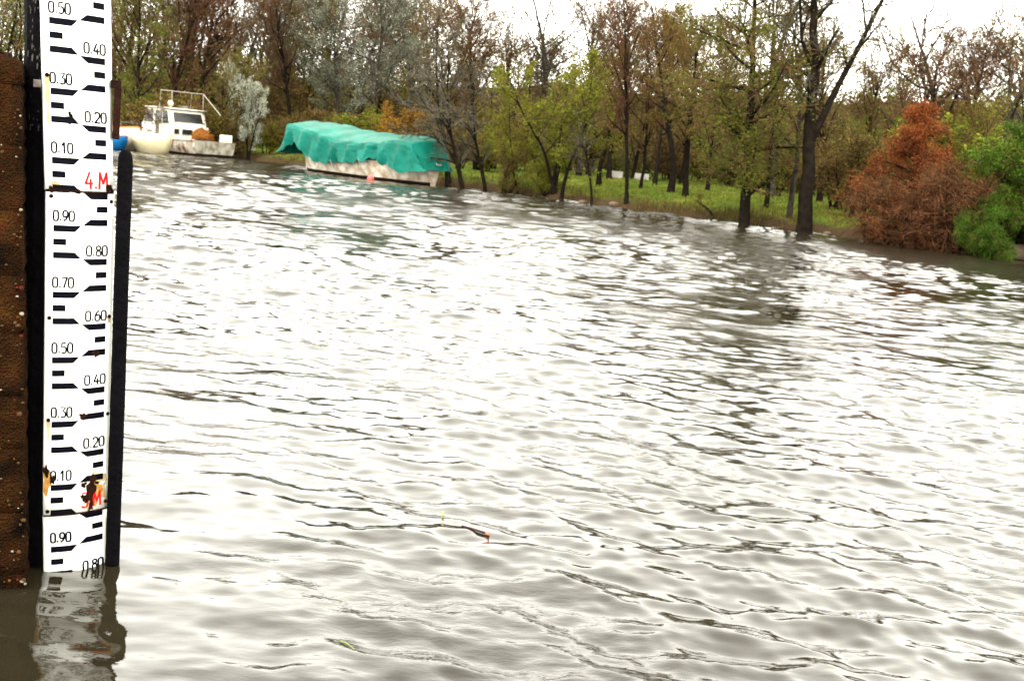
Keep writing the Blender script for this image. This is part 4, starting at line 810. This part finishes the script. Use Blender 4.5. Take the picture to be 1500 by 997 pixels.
def tarp():
    rng = np.random.default_rng(12); NS, NT = 110, 44; G = np.zeros((NS, NT, 3))
    ph = rng.uniform(0, 7, 12); hk = np.cumsum(rng.normal(0, 1, NS)); hk -= np.linspace(hk[0], hk[-1], NS); hk /= np.abs(hk).max()
    for i in range(NS):
        s = -0.16 + 1.32*i/(NS-1); sc_ = min(max(s, 0), 1); over = (s-sc_)/0.16          # beyond an end the sheet falls as a flap
        zr = 1.86-0.30*sc_ + 0.04*math.sin(9*sc_); zf = zr-0.20-0.26*math.sin(math.pi*min(sc_*1.1, 1))*1.0
        hem = 0.56 + 0.10*hk[i] + 0.05*math.sin(sc_*83) + 0.04*abs(math.sin(sc_*47)) + 0.12*math.sin(5.2*sc_*2+0.6) - 0.10*math.sin(math.pi*sc_)
        if -0.05 < s < 0.22: hem += 0.34*math.exp(-((s-0.09)/0.07)**2)
        if 0.70 < s < 0.82: hem += 0.20*math.exp(-((s-0.75)/0.03)**2)
        nb = 1-0.35*abs(2*sc_-1)**4; prof = np.array([(0.95+1.1*nb, 0.65), (0.95+0.95*nb, 1.2), (0.95+0.6*nb, zr-0.12), (1.15, zr), (0.4, (zr+zf)/2+0.02), (-0.10, zf), (-0.17, zf-0.10), (-0.20, (zf+hem)/2), (-0.24, hem)])
        tt = np.concatenate([np.linspace(0, 5, 22), np.linspace(5, 8, 23)[1:]])
        y = np.interp(tt, range(9), prof[:, 0]); z = np.interp(tt, range(9), prof[:, 1]); x = np.full(NT, cLen*sc_)
        k = np.clip((tt-5)/3, 0, 1); fold = (1-2*np.abs(np.sin(sc_*24+ph[0]+1.5*k)))*0.7+(1-2*np.abs(np.sin(sc_*41+ph[1]-k)))*0.5+np.sin(sc_*17+ph[2]-3*k)*0.5
        y = y - k*0.105*fold - k*0.03; x = x + k*0.05*np.sin(sc_*50+ph[3]); z = z + (1-k)*0.018*np.sin(sc_*40+tt*2+ph[4]) - (1-k)*0.03*np.abs(np.sin(sc_*10.5+0.3))
        if over:
            a = abs(over); fall = np.clip((z-0.55)*a*1.02, 0, None)
            z = z - fall*(0.95 if over < 0 else 1.0); x = x + np.sign(over)*a*(0.30 + 0.55*k if over < 0 else 0.36 + 0.3*k) ; y = y + (0.95-y)*0.18*a
            x = x + 0.05*np.sin(tt*3+ph[5])*a
        G[i, :, 0] = x; G[i, :, 1] = y; G[i, :, 2] = z
    G[:, :, 2] += rng.normal(0, 0.006, (NS, NT)); G[:, :, 1] += rng.normal(0, 0.006, (NS, NT))
    e = empty('tarpaulin', cL, ca); tag(e, 'bright green tarpaulin draped over the moored boat', 'tarpaulin')
    mb = MB(); mb.grid(G); mb.build('sheet', M['tarp'], e, smooth=True)
    for i in (30, 47, 66, 84):               # lashings from the hem down to the hull
        p = G[i, -1]; mb = MB(); mb.tube([(p[0], p[1]-0.01, p[2]+0.04), (p[0]+0.03, p[1]+0.06, p[2]-0.14), (p[0]+0.02, 0.02, 0.16)], 0.012, 5); mb.build('lashing', M['pipe'], e)
tarp()
by = empty('mooring_buoy', gp(543, 264)); tag(by, 'small pinkish red buoy floating in front of the covered boat', 'buoy')
mb = MB(); mb.ball((0, 0, 0.05), (0.12, 0.12, 0.12), 14, 10); mb.build('float_ball', M['buoy'], by, smooth=True)
mb = MB(); mb.tube([(0, 0, 0.14), (0, 0, 0.22)], 0.02, 6); mb.build('eye', M['pipe'], by)

# ------------------------------------------------------------------ far bits of the park
lw = empty('low_wall', on_ground(918, 262), AX+0.75); tag(lw, 'low whitewashed wall glimpsed between the trunks at the back of the lawn', 'wall')
M['whitewash'] = mat('whitewash', (0.30, 0.28, 0.25), 0.8, 0.2, 4)
for x in (-0.55, 0.62): mb = MB(); mb.box((x, 0, 0.12), (0.7, 0.18, 0.34)); mb.build('wall_block', M['whitewash'], lw, bevel=0.02)
M['rock'] = mat('bank_stone', (0.10, 0.07, 0.05), 0.85, 0.4, 4, bump=0.5)
rng = np.random.default_rng(30)
for (px, py, s_, lab) in [(1268, 352, 0.10, 'pale stone at the foot of the rust brown thicket'), (900, 302, 0.13, 'flat pinkish stone at the water edge below the slender russet tree'), (1486, 377, 0.30, 'brown earthy boulder at the right end of the bank'), (1212, 343, 0.07, 'small pale stone on the bank right of the forked tree'), (853, 298, 0.10, 'dark stump-like stone beside the leaning dark trunk')]:
    p = on_ground(px, py); e = empty('bank_stone', p); tag(e, lab, 'stone'); mb = MB(); mb.ball((0, 0, s_*0.3), (s_*1.4, s_, s_*0.7), 12, 8, rng=rng, rough=0.12); mb.build('stone', M['rock'], e, smooth=True)
# nests in the tall tree at the left
M['nest'] = mat('nest_twigs', (0.012, 0.009, 0.007), 0.95, 0.4, 20)
NL = ['highest left of the dark nests in the tall brown tree', 'large dark nest in the middle of the brown tree cluster', 'narrow dark nest near the top of the brown tree', 'dark nest at the right of the upper cluster', 'lower left dark nest of the cluster', 'single dark nest lower right, apart from the cluster', 'small dark nest just under the large one']
for i, ((px, py), r_) in enumerate(zip([(272, 6), (279, 14), (288, 7), (300, 6), (267, 18), (317, 52), (295, 20)], [0.09, 0.15, 0.13, 0.10, 0.13, 0.14, 0.10])):
    d = ray(px, py); d = d/np.hypot(d[0], d[1])*61.5; e = empty('bird_nest', d+np.array([0, 0, H])); tag(e, NL[i], 'nest', 'nests in the brown tree')
    mb = MB(); mb.ball((0, 0, 0), (r_, r_, r_*1.1), 10, 7, rng=rng, rough=0.2)
    for q in range(14):
        a = rng.normal(0, 1, 3); a /= np.linalg.norm(a); mb.tube([a*r_*0.5, a*r_*1.5], 0.012, 3)
    mb.build('twig_heap', M['nest'], e)

# ------------------------------------------------------------------ drift on the water
def afloat(px, py): p = gp(px, py); p[2] = wz(p[0], p[1]); return p
M['stick'] = mat('driftwood', (0.045, 0.025, 0.025), 0.5, 0.4, 40); M['stickend'] = mat('stick_red_end', (0.42, 0.12, 0.09), 0.5, 0.3, 40)
M['yleaf'] = mat('yellow_leaf', (0.62, 0.40, 0.12), 0.5, 0.3, 60); M['bladeg'] = mat('green_blade', (0.30, 0.38, 0.10), 0.5, 0.3, 60); M['dleaf'] = mat('dark_leaf', (0.06, 0.04, 0.015), 0.6, 0.4, 60)
a, b = afloat(676, 776), afloat(716, 788); e = empty('drift_stick', (a+b)/2); tag(e, 'short dark stick with reddish end floating on the water', 'stick'); c = (a+b)/2
a[2] = b[2] = c[2] = e.location[2] = max(a[2], b[2])
mb = MB(); mb.tube([a-c+[0, 0, 0.003], (a-c)*0.3+[0, 0.002, 0.0045], (b-c)*0.75+[0, 0, 0.003]], [0.0042, 0.004, 0.0045], 8); mb.build('shaft', M['stick'], e, smooth=True)
mb = MB(); mb.tube([(b-c)*0.74+[0, 0, 0.003], b-c+[0, 0, 0.003]], [0.0048, 0.0056], 8); mb.build('broken_end', M['stickend'], e, smooth=True)
def leaf(px, py, vec, w, m, label, name, cat, K=7):
    p = afloat(px, py); e = empty(name, p); tag(e, label, cat); vec = np.array(vec, float); G = []
    side = np.cross(vec, [0, 1.0, 0.3]); side /= np.linalg.norm(side)
    for i in range(K+1):
        t = i/K; ww = w*math.sin(math.pi*(0.06+0.9*t)); q = vec*t + np.array([0.1, 0, 0.25])*np.linalg.norm(vec)*t*(1-t); G.append([q-side*ww, q+np.array([0, -0.15*ww, 0.2*ww]), q+side*ww])
    mb = MB(); mb.grid(np.array(G)); mb.build('blade', m, e, smooth=True, solid=0.0008)
leaf(647, 756, (0.004, 0.0, 0.028), 0.0045, M['yleaf'], 'yellow leaf standing upright in the water above the stick', 'floating_leaf', 'leaf')
leaf(496, 940, (0.052, -0.055, 0.004), 0.0025, M['bladeg'], 'thin green grass blade floating near the bottom edge', 'grass_blade', 'grass blade')
